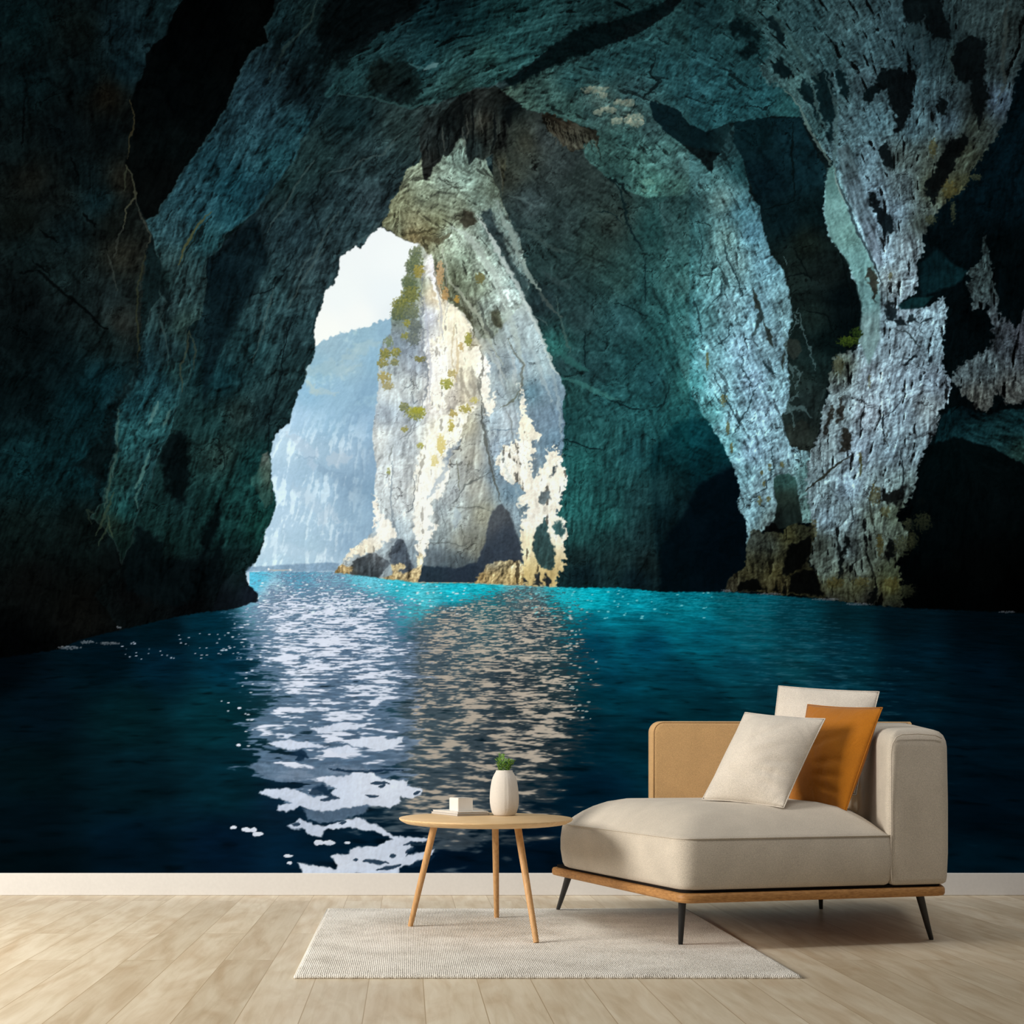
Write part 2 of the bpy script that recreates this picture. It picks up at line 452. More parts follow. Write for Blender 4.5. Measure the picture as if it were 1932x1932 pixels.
FLOW = [(40, 100, 70), (60, 450, 60), (150, 700, 125), (60, 900, 118), (200, 1050, 95), (420, 380, 122), (560, 200, 128), (520, 60, 115),
        (340, 520, 105), (300, 640, 100), (270, 780, 115), (240, 950, 105), (520, 480, 112), (600, 350, 128), (540, 650, 105), (480, 850, 112),
        (450, 1000, 108), (700, 260, 140), (760, 60, 160), (900, 60, 165), (850, 160, 150), (1000, 60, 165), (1130, 190, 18), (1230, 130, 20),
        (1150, 310, 30), (1280, 320, 38), (1350, 180, 20), (1400, 60, 35), (1500, 110, 52), (1600, 60, 62), (1720, 80, 80), (1850, 90, 105),
        (1540, 260, 60), (1640, 280, 68), (1720, 300, 100), (1840, 260, 120), (1590, 420, 68), (1680, 420, 80), (1650, 600, 92), (1720, 660, 112),
        (1620, 800, 104), (1680, 900, 105), (1600, 1000, 92), (1670, 1080, 88), (1380, 430, 75), (1430, 560, 70), (1400, 700, 60), (1450, 840, 75),
        (1330, 640, 55), (1290, 480, 60), (1100, 480, 30), (1130, 700, 30), (1200, 900, 100), (1120, 980, 95), (1330, 870, 15), (880, 250, 90),
        (860, 380, 15), (900, 470, 52), (950, 540, 60), (990, 660, 68), (1030, 780, 80), (1020, 950, 95), (850, 560, 85), (830, 680, 85),
        (870, 860, 100), (750, 800, 95), (760, 940, 88), (730, 600, 75), (1860, 480, 100), (1850, 720, 95), (1880, 800, 15), (620, 900, 100), (620, 700, 150)]

SKY = [(718, 427), (698, 443), (686, 462), (679, 471), (670, 465), (657, 474), (643, 485), (641, 503), (636, 522), (629, 537), (616, 547), (609, 558),
       (610, 568), (605, 586), (595, 607), (592, 625), (595, 648), (594, 664), (587, 685), (579, 698), (577, 716), (564, 739), (556, 762), (548, 788),
       (546, 799), (530, 811), (524, 817), (515, 835), (511, 850), (510, 882), (515, 913), (517, 934), (520, 950), (516, 969), (511, 988), (502, 998),
       (498, 1023), (488, 1050), (476, 1068), (468, 1075), (464, 1087), (468, 1104), (478, 1110), (487, 1122), (487, 1135), (471, 1139), (457, 1143),
       (700, 1180), (800, 1120), (790, 1000), (800, 470), (794, 459), (771, 457), (761, 452), (742, 441), (730, 436)]
PILLAR = [(794, 459), (784, 467), (776, 478), (764, 498), (768, 514), (757, 535), (760, 553), (748, 568), (740, 591), (737, 607), (737, 628), (724, 641),
          (719, 661), (714, 685), (714, 721), (712, 757), (706, 788), (701, 824), (706, 850), (711, 876), (709, 892), (705, 924), (709, 946), (719, 967),
          (707, 1002), (691, 1015), (674, 1029), (656, 1042), (645, 1060), (633, 1079), (620, 1094), (647, 1096), (707, 1099), (790, 1100), (892, 1101),
          (952, 1104), (1049, 1109), (1051, 1083), (1064, 1077), (1062, 1029), (1070, 1006), (1068, 990), (1051, 973), (1062, 936), (1067, 895), (1057, 876),
          (1065, 863), (1056, 873), (1064, 840), (1065, 804), (1061, 768), (1067, 734), (1056, 711), (1038, 680), (1025, 648), (1017, 623), (1002, 592),
          (991, 566), (981, 545), (966, 522), (955, 493), (945, 478), (930, 450), (880, 430), (830, 440)]
ARCH = [(719, 427), (731, 404), (736, 383), (752, 362), (760, 342), (767, 321), (790, 308), (800, 285), (860, 255), (880, 270), (917, 303), (930, 336), (946, 375),
        (954, 398), (968, 430), (980, 450), (992, 488), (1000, 530), (990, 566), (960, 600), (930, 640), (912, 640), (900, 640), (888, 615), (878, 592),
        (849, 571), (835, 555), (825, 520), (812, 490), (804, 476), (794, 460), (771, 457), (761, 452), (742, 441)]


def water_mask(m, tab, y, x):
    t = np.array(tab, F)
    xl = np.interp(y, t[:, 0], t[:, 1]); xr = np.interp(y, t[:, 0], t[:, 2]); w = np.interp(y, t[:, 0], t[:, 3])
    return np.clip(np.minimum(x - xl, xr - x) / w, -1.5, 1)


def draw(m):
    X, Y = m.X, m.Y
    full = (slice(0, m.h), slice(0, m.w))
    # ---------------- dark cave rock everywhere first
    base = m.field([(0, 0, 13, 32, 35), (60, 200, 9, 26, 29), (40, 320, 14, 24, 25), (170, 80, 14, 27, 28), (110, 420, 18, 32, 34), (150, 560, 20, 33, 35), (200, 640, 20, 36, 38),
                    (60, 600, 6, 14, 16), (60, 750, 6, 18, 21), (150, 760, 8, 38, 45), (60, 880, 10, 42, 48), (150, 880, 10, 45, 52), (40, 1000, 12, 26, 26), (150, 1000, 10, 20, 20),
                    (60, 1100, 8, 10, 10), (150, 1150, 10, 11, 10), (40, 1230, 2, 3, 4), (260, 1100, 6, 9, 10), (330, 1140, 7, 9, 11), (700, 60, 12, 20, 22), (560, 60, 18, 36, 40),
                    (1900, 500, 4, 12, 14), (1850, 950, 4, 13, 15), (1750, 1100, 4, 7, 8), (1850, 1130, 2, 3, 3), (1900, 350, 5, 22, 28), (1500, 500, 18, 30, 30)])
    m.img[:] = base * m.tex(full, .08, .36, .16, .26, web=.2, crack=.45)[..., None]
    # ---------------- upper left mass and the black void
    m.area([(-150, -60), (344, -60), (344, 0), (334, 21), (311, 65), (274, 103), (269, 145), (254, 166), (248, 199), (256, 228), (243, 259), (238, 311), (256, 373), (274, 414),
            (285, 445), (272, 520), (262, 640), (270, 760), (240, 840), (190, 1000), (-150, 1000)],
           [(40, 40, 12, 34, 38), (230, 60, 22, 44, 52), (300, 20, 22, 46, 52), (150, 60, 16, 26, 26), (240, 130, 18, 42, 50), (60, 160, 12, 30, 34), (160, 150, 9, 22, 25), (200, 180, 24, 22, 16),
            (120, 250, 9, 19, 22), (200, 260, 9, 17, 19), (30, 280, 14, 26, 28), (60, 340, 22, 25, 22), (160, 330, 14, 28, 31), (185, 380, 16, 38, 44), (110, 370, 20, 28, 28), (40, 420, 14, 20, 18),
            (130, 440, 16, 32, 36), (50, 470, 16, 30, 32), (220, 420, 20, 26, 24), (235, 340, 32, 32, 26), (110, 520, 22, 38, 40), (230, 480, 42, 44, 38), (200, 560, 26, 38, 40), (230, 610, 32, 36, 34), (150, 560, 20, 33, 35), (200, 640, 20, 36, 38), (60, 560, 10, 18, 20), (60, 640, 5, 12, 14), (60, 750, 6, 18, 21), (120, 690, 8, 24, 28), (150, 760, 8, 38, 45), (190, 720, 10, 42, 50), (60, 880, 10, 42, 48), (150, 880, 10, 45, 52), (40, 1000, 12, 26, 26), (150, 1000, 10, 20, 20)],
           rough=(6, 2), grain=.09, fb=.38, flow=.16, emb=.28, web=.2, crack=.65)
    m.area([(344, -60), (344, 0), (334, 21), (311, 65), (274, 103), (269, 145), (254, 166), (248, 199), (256, 228), (243, 259), (238, 311), (256, 373), (275, 414), (298, 404), (326, 355), (347, 318),
            (388, 267), (419, 215), (440, 168), (466, 111), (485, 90), (506, 78), (500, 52), (514, 26), (529, -60)],
           [(400, 40, 3, 5, 6), (330, 200, 4, 8, 9), (300, 330, 8, 12, 12), (320, 270, 9, 18, 19), (480, 40, 5, 8, 8)], rough=(4, 1.5), fb=.4, crack=.2)
    for p, c, a in [([(246, 190), (256, 222), (254, 240), (244, 262), (240, 300)], (92, 84, 58), .6), ([(238, 311), (246, 330), (256, 372), (240, 395), (232, 430)], (104, 104, 84), .6), ([(232, 360), (236, 330), (240, 318)], (74, 82, 66), .6), ([(256, 375), (268, 410), (284, 445), (278, 470)], (88, 92, 84), .5), ([(236, 420), (222, 450), (215, 490)], (80, 88, 82), .5), ([(200, 480), (215, 510), (222, 550)], (70, 80, 76), .5)]:
        m.line(p, 2.2, c, a, (4, 2))
    for p, w in [([(40, 510), (75, 515), (110, 545), (140, 570), (180, 605), (205, 620)], 4), ([(50, 180), (45, 230), (40, 280)], 3), ([(60, 490), (95, 520)], 3), ([(135, 300), (150, 340)], 3), ([(155, 400), (185, 430)], 3), ([(75, 430), (110, 460)], 3)]:
        m.line(p, w, (3, 6, 7), .8, (5, 3))
    # ---------------- inner dark slope on the left of the opening
    inner = [(480, 401), (506, 367), (532, 336), (555, 298), (563, 280), (581, 243), (609, 220), (636, 184), (661, 176), (700, 186), (739, 197), (775, 207), (816, 199), (873, 178),
             (894, 168), (950, 150), (985, 190), (960, 300), (880, 330), (830, 330), (770, 330), (755, 362), (738, 383), (733, 404), (722, 420)] + SKY[:47] + [(440, 1149), (388, 1154), (336, 1162), (230, 1190), (180, 1120),
             (230, 1067), (248, 1028), (259, 976), (272, 950), (287, 908), (303, 854), (321, 820), (331, 781), (347, 730), (362, 709), (355, 650), (378, 605), (388, 535), (388, 489), (430, 450)]
    m.area(inner, [(450, 440, 20, 34, 40), (420, 520, 12, 30, 38), (400, 600, 16, 36, 42), (540, 330, 30, 54, 56), (600, 300, 34, 58, 60), (660, 220, 20, 42, 46), (700, 300, 44, 66, 70), (760, 240, 46, 66, 66),
                   (820, 240, 50, 64, 64), (640, 380, 40, 62, 68), (560, 450, 40, 64, 72), (700, 380, 46, 64, 70), (640, 450, 46, 68, 74), (520, 540, 46, 76, 82), (500, 600, 44, 74, 80), (580, 540, 50, 74, 80), (600, 500, 46, 66, 72),
                   (560, 620, 38, 64, 70), (470, 660, 32, 66, 72), (540, 720, 34, 60, 64), (420, 720, 18, 54, 62), (450, 780, 34, 54, 54), (500, 780, 26, 48, 52), (400, 800, 22, 52, 54),
                   (420, 860, 38, 62, 60), (470, 880, 20, 62, 64), (500, 900, 20, 74, 74), (450, 940, 26, 72, 72), (490, 990, 22, 70, 66), (420, 1000, 20, 60, 60), (330, 960, 22, 52, 54), (300, 990, 18, 46, 46),
                   (340, 1020, 16, 42, 42), (450, 1060, 14, 34, 36), (400, 1080, 8, 18, 22), (330, 1090, 7, 12, 14), (460, 1120, 14, 20, 26), (260, 1120, 8, 10, 11), (360, 1140, 6, 8, 10)],
           rough=(4, 1.6), grain=.07, fb=.30, flow=.19, emb=.34, web=.2, crack=.6)
    for pts, a in [([(324, 823), (349, 815), (362, 846), (354, 890), (349, 950), (330, 950), (313, 916), (303, 859)], .85),
                   ([(261, 991), (287, 999), (308, 1028), (300, 1056), (375, 1059), (383, 1010), (414, 935), (419, 945), (414, 992), (388, 1050), (380, 1120), (330, 1150), (240, 1110), (232, 1067), (250, 1028)], .85),
                   ([(419, 999), (422, 1053), (400, 1090), (383, 1110), (380, 1080), (405, 1040)], .8)]:
        m.area(pts, (5, 14, 17), soft=7, rough=(9, 5), amt=a, fb=.4, crack=.1)
    # sub slab lit edge, ridges
    m.area([(500, 470), (505, 505), (480, 548), (445, 608), (414, 670), (398, 709), (385, 770), (380, 700), (392, 600), (400, 500), (440, 450), (480, 410)], (12, 30, 37), soft=5, rough=(5, 2), amt=.7, fb=.35, flow=.2)
    for p in [[(620, 330), (680, 305), (720, 290), (765, 245)], [(560, 520), (600, 470), (640, 400)], [(480, 690), (500, 600), (520, 540)], [(640, 480), (700, 440), (735, 400)], [(540, 580), (610, 470)], [(505, 440), (560, 350), (590, 300)]]:
        m.line(p, 2.6, (88, 108, 108), .45, (5, 2))
    for p in [[(500, 900), (512, 780), (530, 690), (545, 600)], [(470, 560), (520, 545), (560, 470)], [(600, 440), (590, 380), (610, 330)], [(420, 890), (425, 860), (400, 835)], [(515, 700), (560, 590)]]:
        m.line(p, 1.6, (8, 18, 22), .7, (5, 2))
    # ---------------- lit teal band
    m.area([(529, -60), (529, 0), (514, 26), (501, 52), (506, 78), (485, 90), (466, 111), (440, 168), (419, 215), (388, 267), (347, 318), (326, 355), (298, 404), (274, 417), (290, 450), (303, 502), (298, 561), (272, 618),
            (259, 683), (228, 748), (220, 799), (212, 864), (194, 950), (172, 976), (200, 1000), (220, 1033), (230, 1066), (248, 1028), (259, 976), (272, 950), (287, 908), (303, 854), (321, 820), (331, 781), (347, 730), (362, 709), (350, 657),
            (357, 618), (378, 605), (388, 535), (388, 489), (419, 466), (430, 437), (466, 414), (492, 388), (506, 367), (532, 336), (555, 298), (563, 280), (581, 243), (609, 220), (636, 184), (680, 150), (720, 100), (800, -60)],
           [(530, 40, 24, 50, 56), (560, 90, 22, 44, 50), (520, 120, 30, 52, 60), (580, 30, 22, 42, 44), (640, 60, 14, 22, 24), (700, 30, 10, 18, 20), (640, 120, 22, 44, 46), (560, 170, 26, 46, 54), (600, 170, 16, 32, 36), (480, 170, 36, 64, 76), (500, 220, 36, 68, 80),
            (640, 150, 34, 66, 72), (560, 240, 34, 74, 84), (430, 240, 30, 58, 68), (470, 280, 40, 80, 92), (520, 300, 32, 76, 86), (400, 310, 28, 66, 78), (440, 350, 26, 74, 88), (490, 370, 26, 62, 74), (350, 350, 36, 72, 84), (380, 400, 38, 82, 96),
            (330, 430, 44, 78, 88), (440, 410, 26, 70, 82), (400, 450, 36, 78, 86), (330, 500, 50, 78, 82), (360, 540, 48, 76, 80), (320, 580, 38, 60, 64), (345, 610, 40, 62, 60), (300, 520, 18, 36, 36), (310, 660, 30, 54, 60), (275, 680, 22, 50, 58),
            (300, 720, 26, 66, 76), (330, 700, 30, 60, 62), (260, 760, 26, 70, 80), (300, 790, 38, 86, 92), (250, 830, 34, 82, 88), (280, 860, 32, 70, 76), (230, 900, 26, 58, 58), (260, 930, 26, 62, 66), (235, 960, 20, 62, 64), (210, 990, 26, 44, 38), (230, 1030, 12, 30, 28)],
           rough=(5, 2.2), grain=.09, fb=.22, flow=.25, emb=.36, pit=.45, web=.3, crack=.4, rim=(2.2, (92, 122, 124), .4))
    for p, w, c, a in [([(600, 0), (585, 40), (540, 90), (505, 150)], 3, (70, 92, 88), .5), ([(338, 500), (345, 470), (370, 430), (400, 400)], 3, (92, 92, 58), .8), ([(344, 505), (350, 475), (376, 436), (402, 408)], 2, (22, 36, 34), .9), ([(282, 800), (290, 775), (300, 760)], 4, (110, 150, 150), .55),
                       ([(308, 805), (316, 785), (322, 772)], 4, (100, 132, 128), .5), ([(256, 920), (270, 890), (284, 850)], 4, (96, 140, 138), .6), ([(262, 960), (256, 940), (268, 915)], 3, (90, 130, 126), .5), ([(215, 900), (218, 860), (222, 810), (226, 770)], 3, (80, 112, 108), .6),
                       ([(196, 960), (206, 920), (214, 880)], 3, (72, 96, 88), .6), ([(180, 1010), (196, 980), (205, 950), (214, 930)], 3, (62, 78, 62), .6), ([(186, 1030), (200, 1000), (206, 990)], 2.2, (62, 78, 62), .6), ([(214, 1015), (208, 995), (203, 975)], 2.4, (70, 84, 66), .6), ([(175, 990), (165, 960), (180, 970)], 2, (46, 60, 50), .6),
                       ([(256, 690), (262, 650), (256, 600), (262, 540), (276, 480)], 2.2, (62, 66, 46), .6), ([(345, 740), (340, 690), (352, 655), (360, 625)], 2.4, (74, 78, 62), .6), ([(364, 700), (368, 665), (360, 625)], 2.2, (70, 78, 66), .6), ([(318, 690), (312, 640), (303, 600), (312, 570), (300, 555)], 2, (66, 90, 92), .6)]:
        m.line(p, w, c, a, (4, 2))
    for pts, a in [([(520, 60), (535, 40), (552, 30), (548, 70), (530, 120), (516, 130)], .6), ([(545, 120), (580, 80), (600, 100), (575, 160), (560, 190), (535, 200)], .6), ([(640, 90), (690, 60), (688, 90), (660, 120), (648, 140)], .7), ([(300, 500), (310, 520), (318, 560), (324, 605), (314, 610), (306, 570), (296, 540)], .7),
                   ([(640, -60), (800, -60), (798, 0), (770, 38), (700, 50), (690, 65), (640, 105), (600, 140), (605, 60)], .85), ([(270, 640), (262, 690), (240, 740), (222, 790), (205, 800), (225, 740), (250, 690)], .85), ([(170, 900), (140, 880), (165, 850), (190, 820), (212, 800), (214, 850), (200, 910), (180, 950)], .8)]:
        m.area(pts, (7, 16, 18), soft=9, rough=(14, 7), amt=a, fb=.4, flow=.3, crack=.1)
    # ---------------- back wall, teal
    m.area([(930, 160), (1000, 200), (1100, 240), (1200, 360), (1320, 360), (1380, 420), (1420, 600), (1420, 1000), (1400, 1125), (1245, 1117), (1173, 1109), (1040, 1109), (1020, 900), (980, 600), (930, 380)],
           [(960, 200, 14, 22, 22), (960, 260, 54, 62, 56), (990, 270, 64, 68, 58), (1030, 260, 58, 68, 68), (960, 330, 58, 64, 56), (1060, 310, 54, 66, 66), (1100, 340, 46, 60, 58), (1000, 380, 60, 76, 78), (1060, 420, 48, 66, 66), (960, 450, 50, 70, 72), (1150, 420, 44, 58, 54),
            (1010, 500, 40, 62, 62), (1060, 500, 44, 68, 68), (1120, 470, 48, 70, 66), (1170, 520, 44, 76, 74), (1240, 440, 40, 84, 84), (1230, 540, 40, 86, 88), (1020, 570, 40, 60, 64), (1090, 600, 42, 68, 70), (1170, 610, 40, 80, 84), (1250, 640, 42, 96, 98),
            (1060, 680, 36, 62, 66), (1050, 660, 52, 120, 116), (1120, 700, 36, 72, 76), (1180, 690, 34, 80, 84), (1240, 720, 32, 80, 86), (1300, 730, 46, 112, 114), (1080, 740, 40, 86, 86), (1150, 750, 38, 92, 96), (1220, 780, 36, 94, 98), (1280, 790, 32, 98, 102), (1320, 790, 30, 96, 100),
            (1080, 800, 34, 82, 84), (1150, 830, 38, 92, 94), (1200, 850, 34, 90, 96), (1100, 880, 36, 100, 100), (1160, 920, 34, 86, 88), (1090, 960, 42, 114, 114), (1140, 980, 40, 106, 106), (1200, 940, 34, 74, 78), (1090, 1010, 40, 96, 96), (1150, 1020, 34, 70, 72), (1220, 1010, 28, 56, 60),
            (1090, 1050, 32, 58, 60), (1160, 1050, 32, 58, 60), (1220, 1060, 26, 44, 46), (1100, 1085, 18, 42, 50), (1200, 1095, 14, 34, 42), (1260, 1000, 10, 34, 40), (1330, 830, 10, 64, 70), (1300, 860, 8, 62, 66), (1360, 870, 6, 50, 56)],
           rough=(2, 1), grain=.12, fb=.2, flow=.14, emb=.26, crack=.6, web=.12)
    # side cave
    m.area([(1245, 1118), (1242, 1070), (1236, 1000), (1226, 930), (1222, 880), (1228, 853), (1249, 824), (1276, 799), (1303, 791), (1340, 792), (1420, 860), (1430, 1120)],
           [(1300, 830, 8, 68, 74), (1260, 850, 12, 58, 64), (1360, 850, 6, 56, 62), (1330, 880, 6, 52, 58), (1260, 920, 20, 54, 58), (1370, 900, 5, 36, 44), (1290, 960, 14, 40, 46), (1270, 1000, 12, 34, 40), (1250, 1060, 8, 26, 32), (1340, 960, 4, 18, 26), (1360, 1060, 2, 15, 24)],
           soft=7, rough=(4, 2), fb=.22, flow=.12, emb=.25, crack=.2)
    m.area([(1245, 1118), (1249, 1029), (1259, 1004), (1290, 975), (1309, 932), (1320, 913), (1355, 893), (1380, 884), (1425, 900), (1420, 1118)], [(1330, 950, 3, 18, 26), (1370, 1040, 2, 15, 23), (1270, 1080, 3, 20, 28), (1390, 920, 2, 18, 26)], soft=6, rough=(4, 2), fb=.2, flow=0, emb=.1, crack=.1)
    for p, w in [([(1148, 340), (1172, 362), (1185, 420), (1200, 450), (1218, 472)], 2.5), ([(1218, 485), (1216, 540), (1220, 580)], 2), ([(1238, 555), (1262, 610), (1280, 650), (1285, 680)], 2.2), ([(1100, 620), (1105, 660), (1104, 690)], 2), ([(1225, 770), (1250, 760), (1262, 740), (1270, 690)], 1.6), ([(1065, 830), (1110, 845), (1140, 850)], 2),
                 ([(1135, 745), (1180, 770), (1225, 775)], 1.6), ([(1150, 570), (1200, 585), (1235, 600)], 1.5), ([(1180, 420), (1150, 400), (1120, 400)], 1.4), ([(1240, 380), (1290, 400), (1300, 440)], 2)]:
        m.line(p, w, (10, 30, 34), .75, (5, 2))
    for p, w, c, a in [([(1056, 712), (1095, 725), (1140, 745), (1165, 755)], 5, (72, 138, 134), .55), ([(1030, 645), (1060, 670), (1090, 690), (1110, 700)], 8, (52, 116, 112), .55), ([(1048, 560), (1056, 600), (1068, 640), (1075, 665)], 3, (82, 110, 106), .6), ([(985, 520), (1010, 540), (1040, 580), (1060, 600)], 3, (92, 104, 100), .6), ([(1005, 592), (1020, 600), (1034, 615)], 2, (90, 112, 112), .6),
                       ([(968, 430), (1000, 440), (1022, 455), (1050, 475), (1070, 475)], 5, (74, 96, 94), .5), ([(960, 372), (990, 372), (1010, 390)], 3, (96, 116, 116), .5), ([(1020, 515), (1050, 530), (1080, 545)], 6, (70, 92, 94), .4)]:
        m.line(p, w, c, a, (5, 3))
    # ---------------- ceiling
    m.area([(800, -60), (798, 0), (770, 38), (716, 60), (700, 80), (640, 140), (610, 185), (661, 176), (700, 186), (739, 197), (775, 207), (816, 199), (873, 178), (894, 168), (935, 160), (955, 152), (1004, 116), (1063, 72), (1128, 47), (1245, 13), (1300, -60)],
           [(800, 30, 14, 42, 48), (760, 70, 28, 60, 66), (840, 60, 18, 52, 58), (700, 110, 30, 62, 66), (760, 120, 32, 66, 70), (900, 40, 20, 56, 60), (980, 20, 24, 60, 62), (960, 80, 40, 86, 88), (1010, 50, 38, 80, 82), (1100, 20, 26, 56, 58), (860, 120, 40, 78, 80), (800, 120, 30, 70, 76), (830, 170, 46, 82, 82),
            (900, 140, 42, 80, 80), (920, 110, 44, 86, 84), (660, 150, 36, 72, 76), (760, 200, 38, 66, 66), (870, 160, 38, 66, 62), (720, 170, 30, 56, 58), (850, 15, 8, 26, 30)],
           rough=(4, 2.5), grain=.12, fb=.22, flow=.18, emb=.4, pit=.65, web=.16, crack=.4)
    m.area([(688, 150), (715, 118), (740, 112), (765, 118), (790, 140), (800, 160), (780, 195), (750, 192), (720, 180), (695, 170)], [(720, 150, 20, 30, 28), (760, 140, 18, 32, 32), (790, 170, 14, 28, 28), (740, 180, 14, 24, 26)], soft=9, rough=(12, 8), amt=.85, fb=.4, flow=.4, web=.3, crack=.3)
    for p, w, c, a in [([(640, 178), (700, 184), (740, 196), (775, 206), (800, 196), (835, 190)], 3, (66, 104, 104), .5), ([(800, 132), (815, 124), (826, 118)], 6, (130, 168, 172), .6), ([(770, 120), (790, 130), (810, 128)], 3, (84, 132, 136), .5)]:
        m.line(p, w, c, a, (3, 2))
    m.area([(960, 165), (1025, 134), (1076, 103), (1141, 88), (1193, 70), (1265, 26), (1330, -60), (1480, -60), (1520, 60), (1500, 140), (1510, 222), (1460, 217), (1441, 223), (1374, 233), (1333, 250), (1296, 230), (1281, 207), (1227, 191), (1236, 225), (1256, 250), (1284, 272),
            (1310, 290), (1345, 330), (1350, 380), (1305, 362), (1271, 373), (1219, 373), (1175, 358), (1139, 331), (1105, 298), (1085, 262), (1126, 246), (1089, 233), (1038, 217), (994, 207), (955, 188), (940, 172)],
           [(960, 175, 76, 102, 92), (1020, 180, 60, 92, 88), (1000, 200, 66, 96, 88), (1080, 150, 42, 82, 84), (1060, 200, 54, 86, 82), (1080, 225, 62, 98, 92), (1140, 130, 36, 76, 80), (1130, 190, 78, 104, 100), (1180, 220, 84, 112, 108), (1110, 215, 52, 84, 84), (1200, 110, 34, 74, 78), (1200, 170, 50, 86, 90),
            (1260, 130, 36, 80, 86), (1300, 70, 36, 74, 76), (1290, 180, 38, 82, 88), (1350, 150, 40, 84, 88), (1380, 200, 32, 74, 78), (1330, 230, 34, 76, 80), (1440, 190, 34, 78, 82), (1480, 210, 40, 84, 84), (1400, 100, 34, 70, 72), (1400, 30, 36, 66, 66), (1470, 60, 42, 74, 74), (1330, 20, 24, 50, 52),
            (1180, 260, 62, 106, 104), (1140, 280, 54, 88, 84), (1200, 310, 66, 108, 102), (1250, 290, 66, 106, 104), (1290, 310, 68, 104, 104), (1170, 335, 46, 80, 78), (1230, 350, 74, 124, 116), (1280, 355, 62, 100, 94), (1320, 350, 70, 104, 104), (1230, 240, 50, 78, 80)],
           rough=(3, 2.5), grain=.12, fb=.22, flow=.16, emb=.36, pit=.5, web=.12, crack=.55)
    m.area([(1227, 191), (1281, 207), (1296, 230), (1333, 250), (1374, 235), (1385, 250), (1384, 290), (1345, 285), (1284, 272), (1252, 248), (1234, 222)], [(1250, 220, 12, 34, 40), (1320, 260, 10, 30, 34), (1370, 260, 22, 46, 48)], rough=(3, 2), fb=.2, flow=.1, crack=.3)
    for c in [[(1004, 116), (1064, 72), (1128, 47), (1160, 40), (1180, 62), (1141, 86), (1076, 103), (1030, 130), (990, 150)], [(1140, 40), (1245, 5), (1270, 15), (1240, 35), (1170, 50)], [(950, 158), (985, 140), (1022, 140), (1010, 160), (970, 172)], [(1360, 52), (1395, 42), (1435, 55), (1430, 78), (1385, 76)], [(1395, 84), (1425, 82), (1430, 108), (1405, 110), (1390, 95)], [(1090, 80), (1180, 66), (1140, 90), (1095, 98)]]:
        m.area(c, (7, 22, 24), soft=6, rough=(14, 8), amt=.9, fb=.4, grain=.3, crack=.1)
    for p, w in [([(1237, 110), (1225, 140), (1240, 150), (1222, 175), (1212, 190)], 4), ([(1140, 335), (1175, 352), (1190, 372)], 4), ([(1400, 205), (1440, 203), (1462, 190)], 2), ([(1180, 300), (1215, 310)], 2)]:
        m.line(p, w, (10, 22, 24), .8, (7, 4))
    for x, y, rx, ry in [(1121, 170, 19, 6), (1138, 180, 10, 5), (1177, 194, 18, 6), (1148, 207, 14, 6), (1130, 212, 8, 5), (1198, 221, 13, 6), (1164, 229, 10, 6), (1200, 233, 14, 6), (1185, 228, 9, 5)]:
        m.bush(x, y, rx * 1.5, ry * 1.5, ((110, 128, 116), (226, 214, 182)), .5, 3, 9)
    for x, y, rx, ry in [(1222, 345, 16, 8), (1218, 360, 9, 4), (1235, 362, 7, 3)]:
        m.bush(x, y, rx, ry, ((78, 128, 118), (136, 184, 168)), .6, 4, 6)
    # dark recess right of it
    m.area([(1384, 233), (1441, 222), (1510, 222), (1530, 270), (1552, 310), (1560, 330), (1550, 400), (1567, 450), (1594, 487), (1615, 532), (1629, 586), (1631, 624), (1611, 661), (1578, 669), (1563, 710), (1555, 773), (1535, 845), (1525, 872), (1490, 860),
            (1470, 780), (1480, 700), (1480, 600), (1440, 440), (1405, 310), (1384, 272)],
           [(1420, 260, 10, 32, 36), (1500, 260, 14, 40, 46), (1450, 340, 8, 28, 34), (1520, 330, 14, 40, 46), (1480, 420, 10, 30, 34), (1540, 400, 10, 28, 30), (1520, 460, 26, 36, 30), (1500, 520, 28, 40, 36), (1560, 520, 22, 32, 30), (1530, 600, 28, 42, 38), (1590, 560, 6, 16, 18), (1600, 620, 4, 14, 16), (1540, 680, 28, 46, 44), (1560, 650, 8, 22, 22),
            (1520, 760, 36, 48, 46), (1510, 840, 44, 50, 44), (1500, 720, 34, 46, 42)],
           rough=(3, 2), grain=.12, fb=.28, flow=.1, emb=.2, crack=.7)
    for p in [[(1500, 470), (1515, 500), (1530, 530)], [(1485, 525), (1515, 515), (1530, 525)], [(1494, 230), (1497, 380)], [(1440, 395), (1500, 380)], [(1515, 585), (1560, 595), (1575, 640)], [(1560, 420), (1585, 480), (1605, 560), (1606, 610)]]:
        m.line(p, 2.2, (6, 14, 14), .7, (3, 2))
    m.area([(1020, 215), (1040, 217), (1089, 233), (1126, 246), (1130, 285), (1120, 262), (1098, 280), (1080, 290), (1066, 280), (1050, 262), (1030, 245)], [(1040, 230, 40, 36, 28), (1060, 250, 52, 46, 36), (1080, 270, 82, 82, 70), (1110, 260, 44, 44, 36)], rough=(3, 5), flow=.5, web=.4, crack=0)
    for k in range(22):
        x = 1026 + k * 4.6; y = 222 + k * 1.5
        m.line([(x, y), (x + 5, y + 20), (x + 10 + (k * 7) % 5, y + 26 + (k * 37) % 26)], 1.4, (96, 98, 84) if k % 3 else (22, 22, 18), .55, (3, 3))
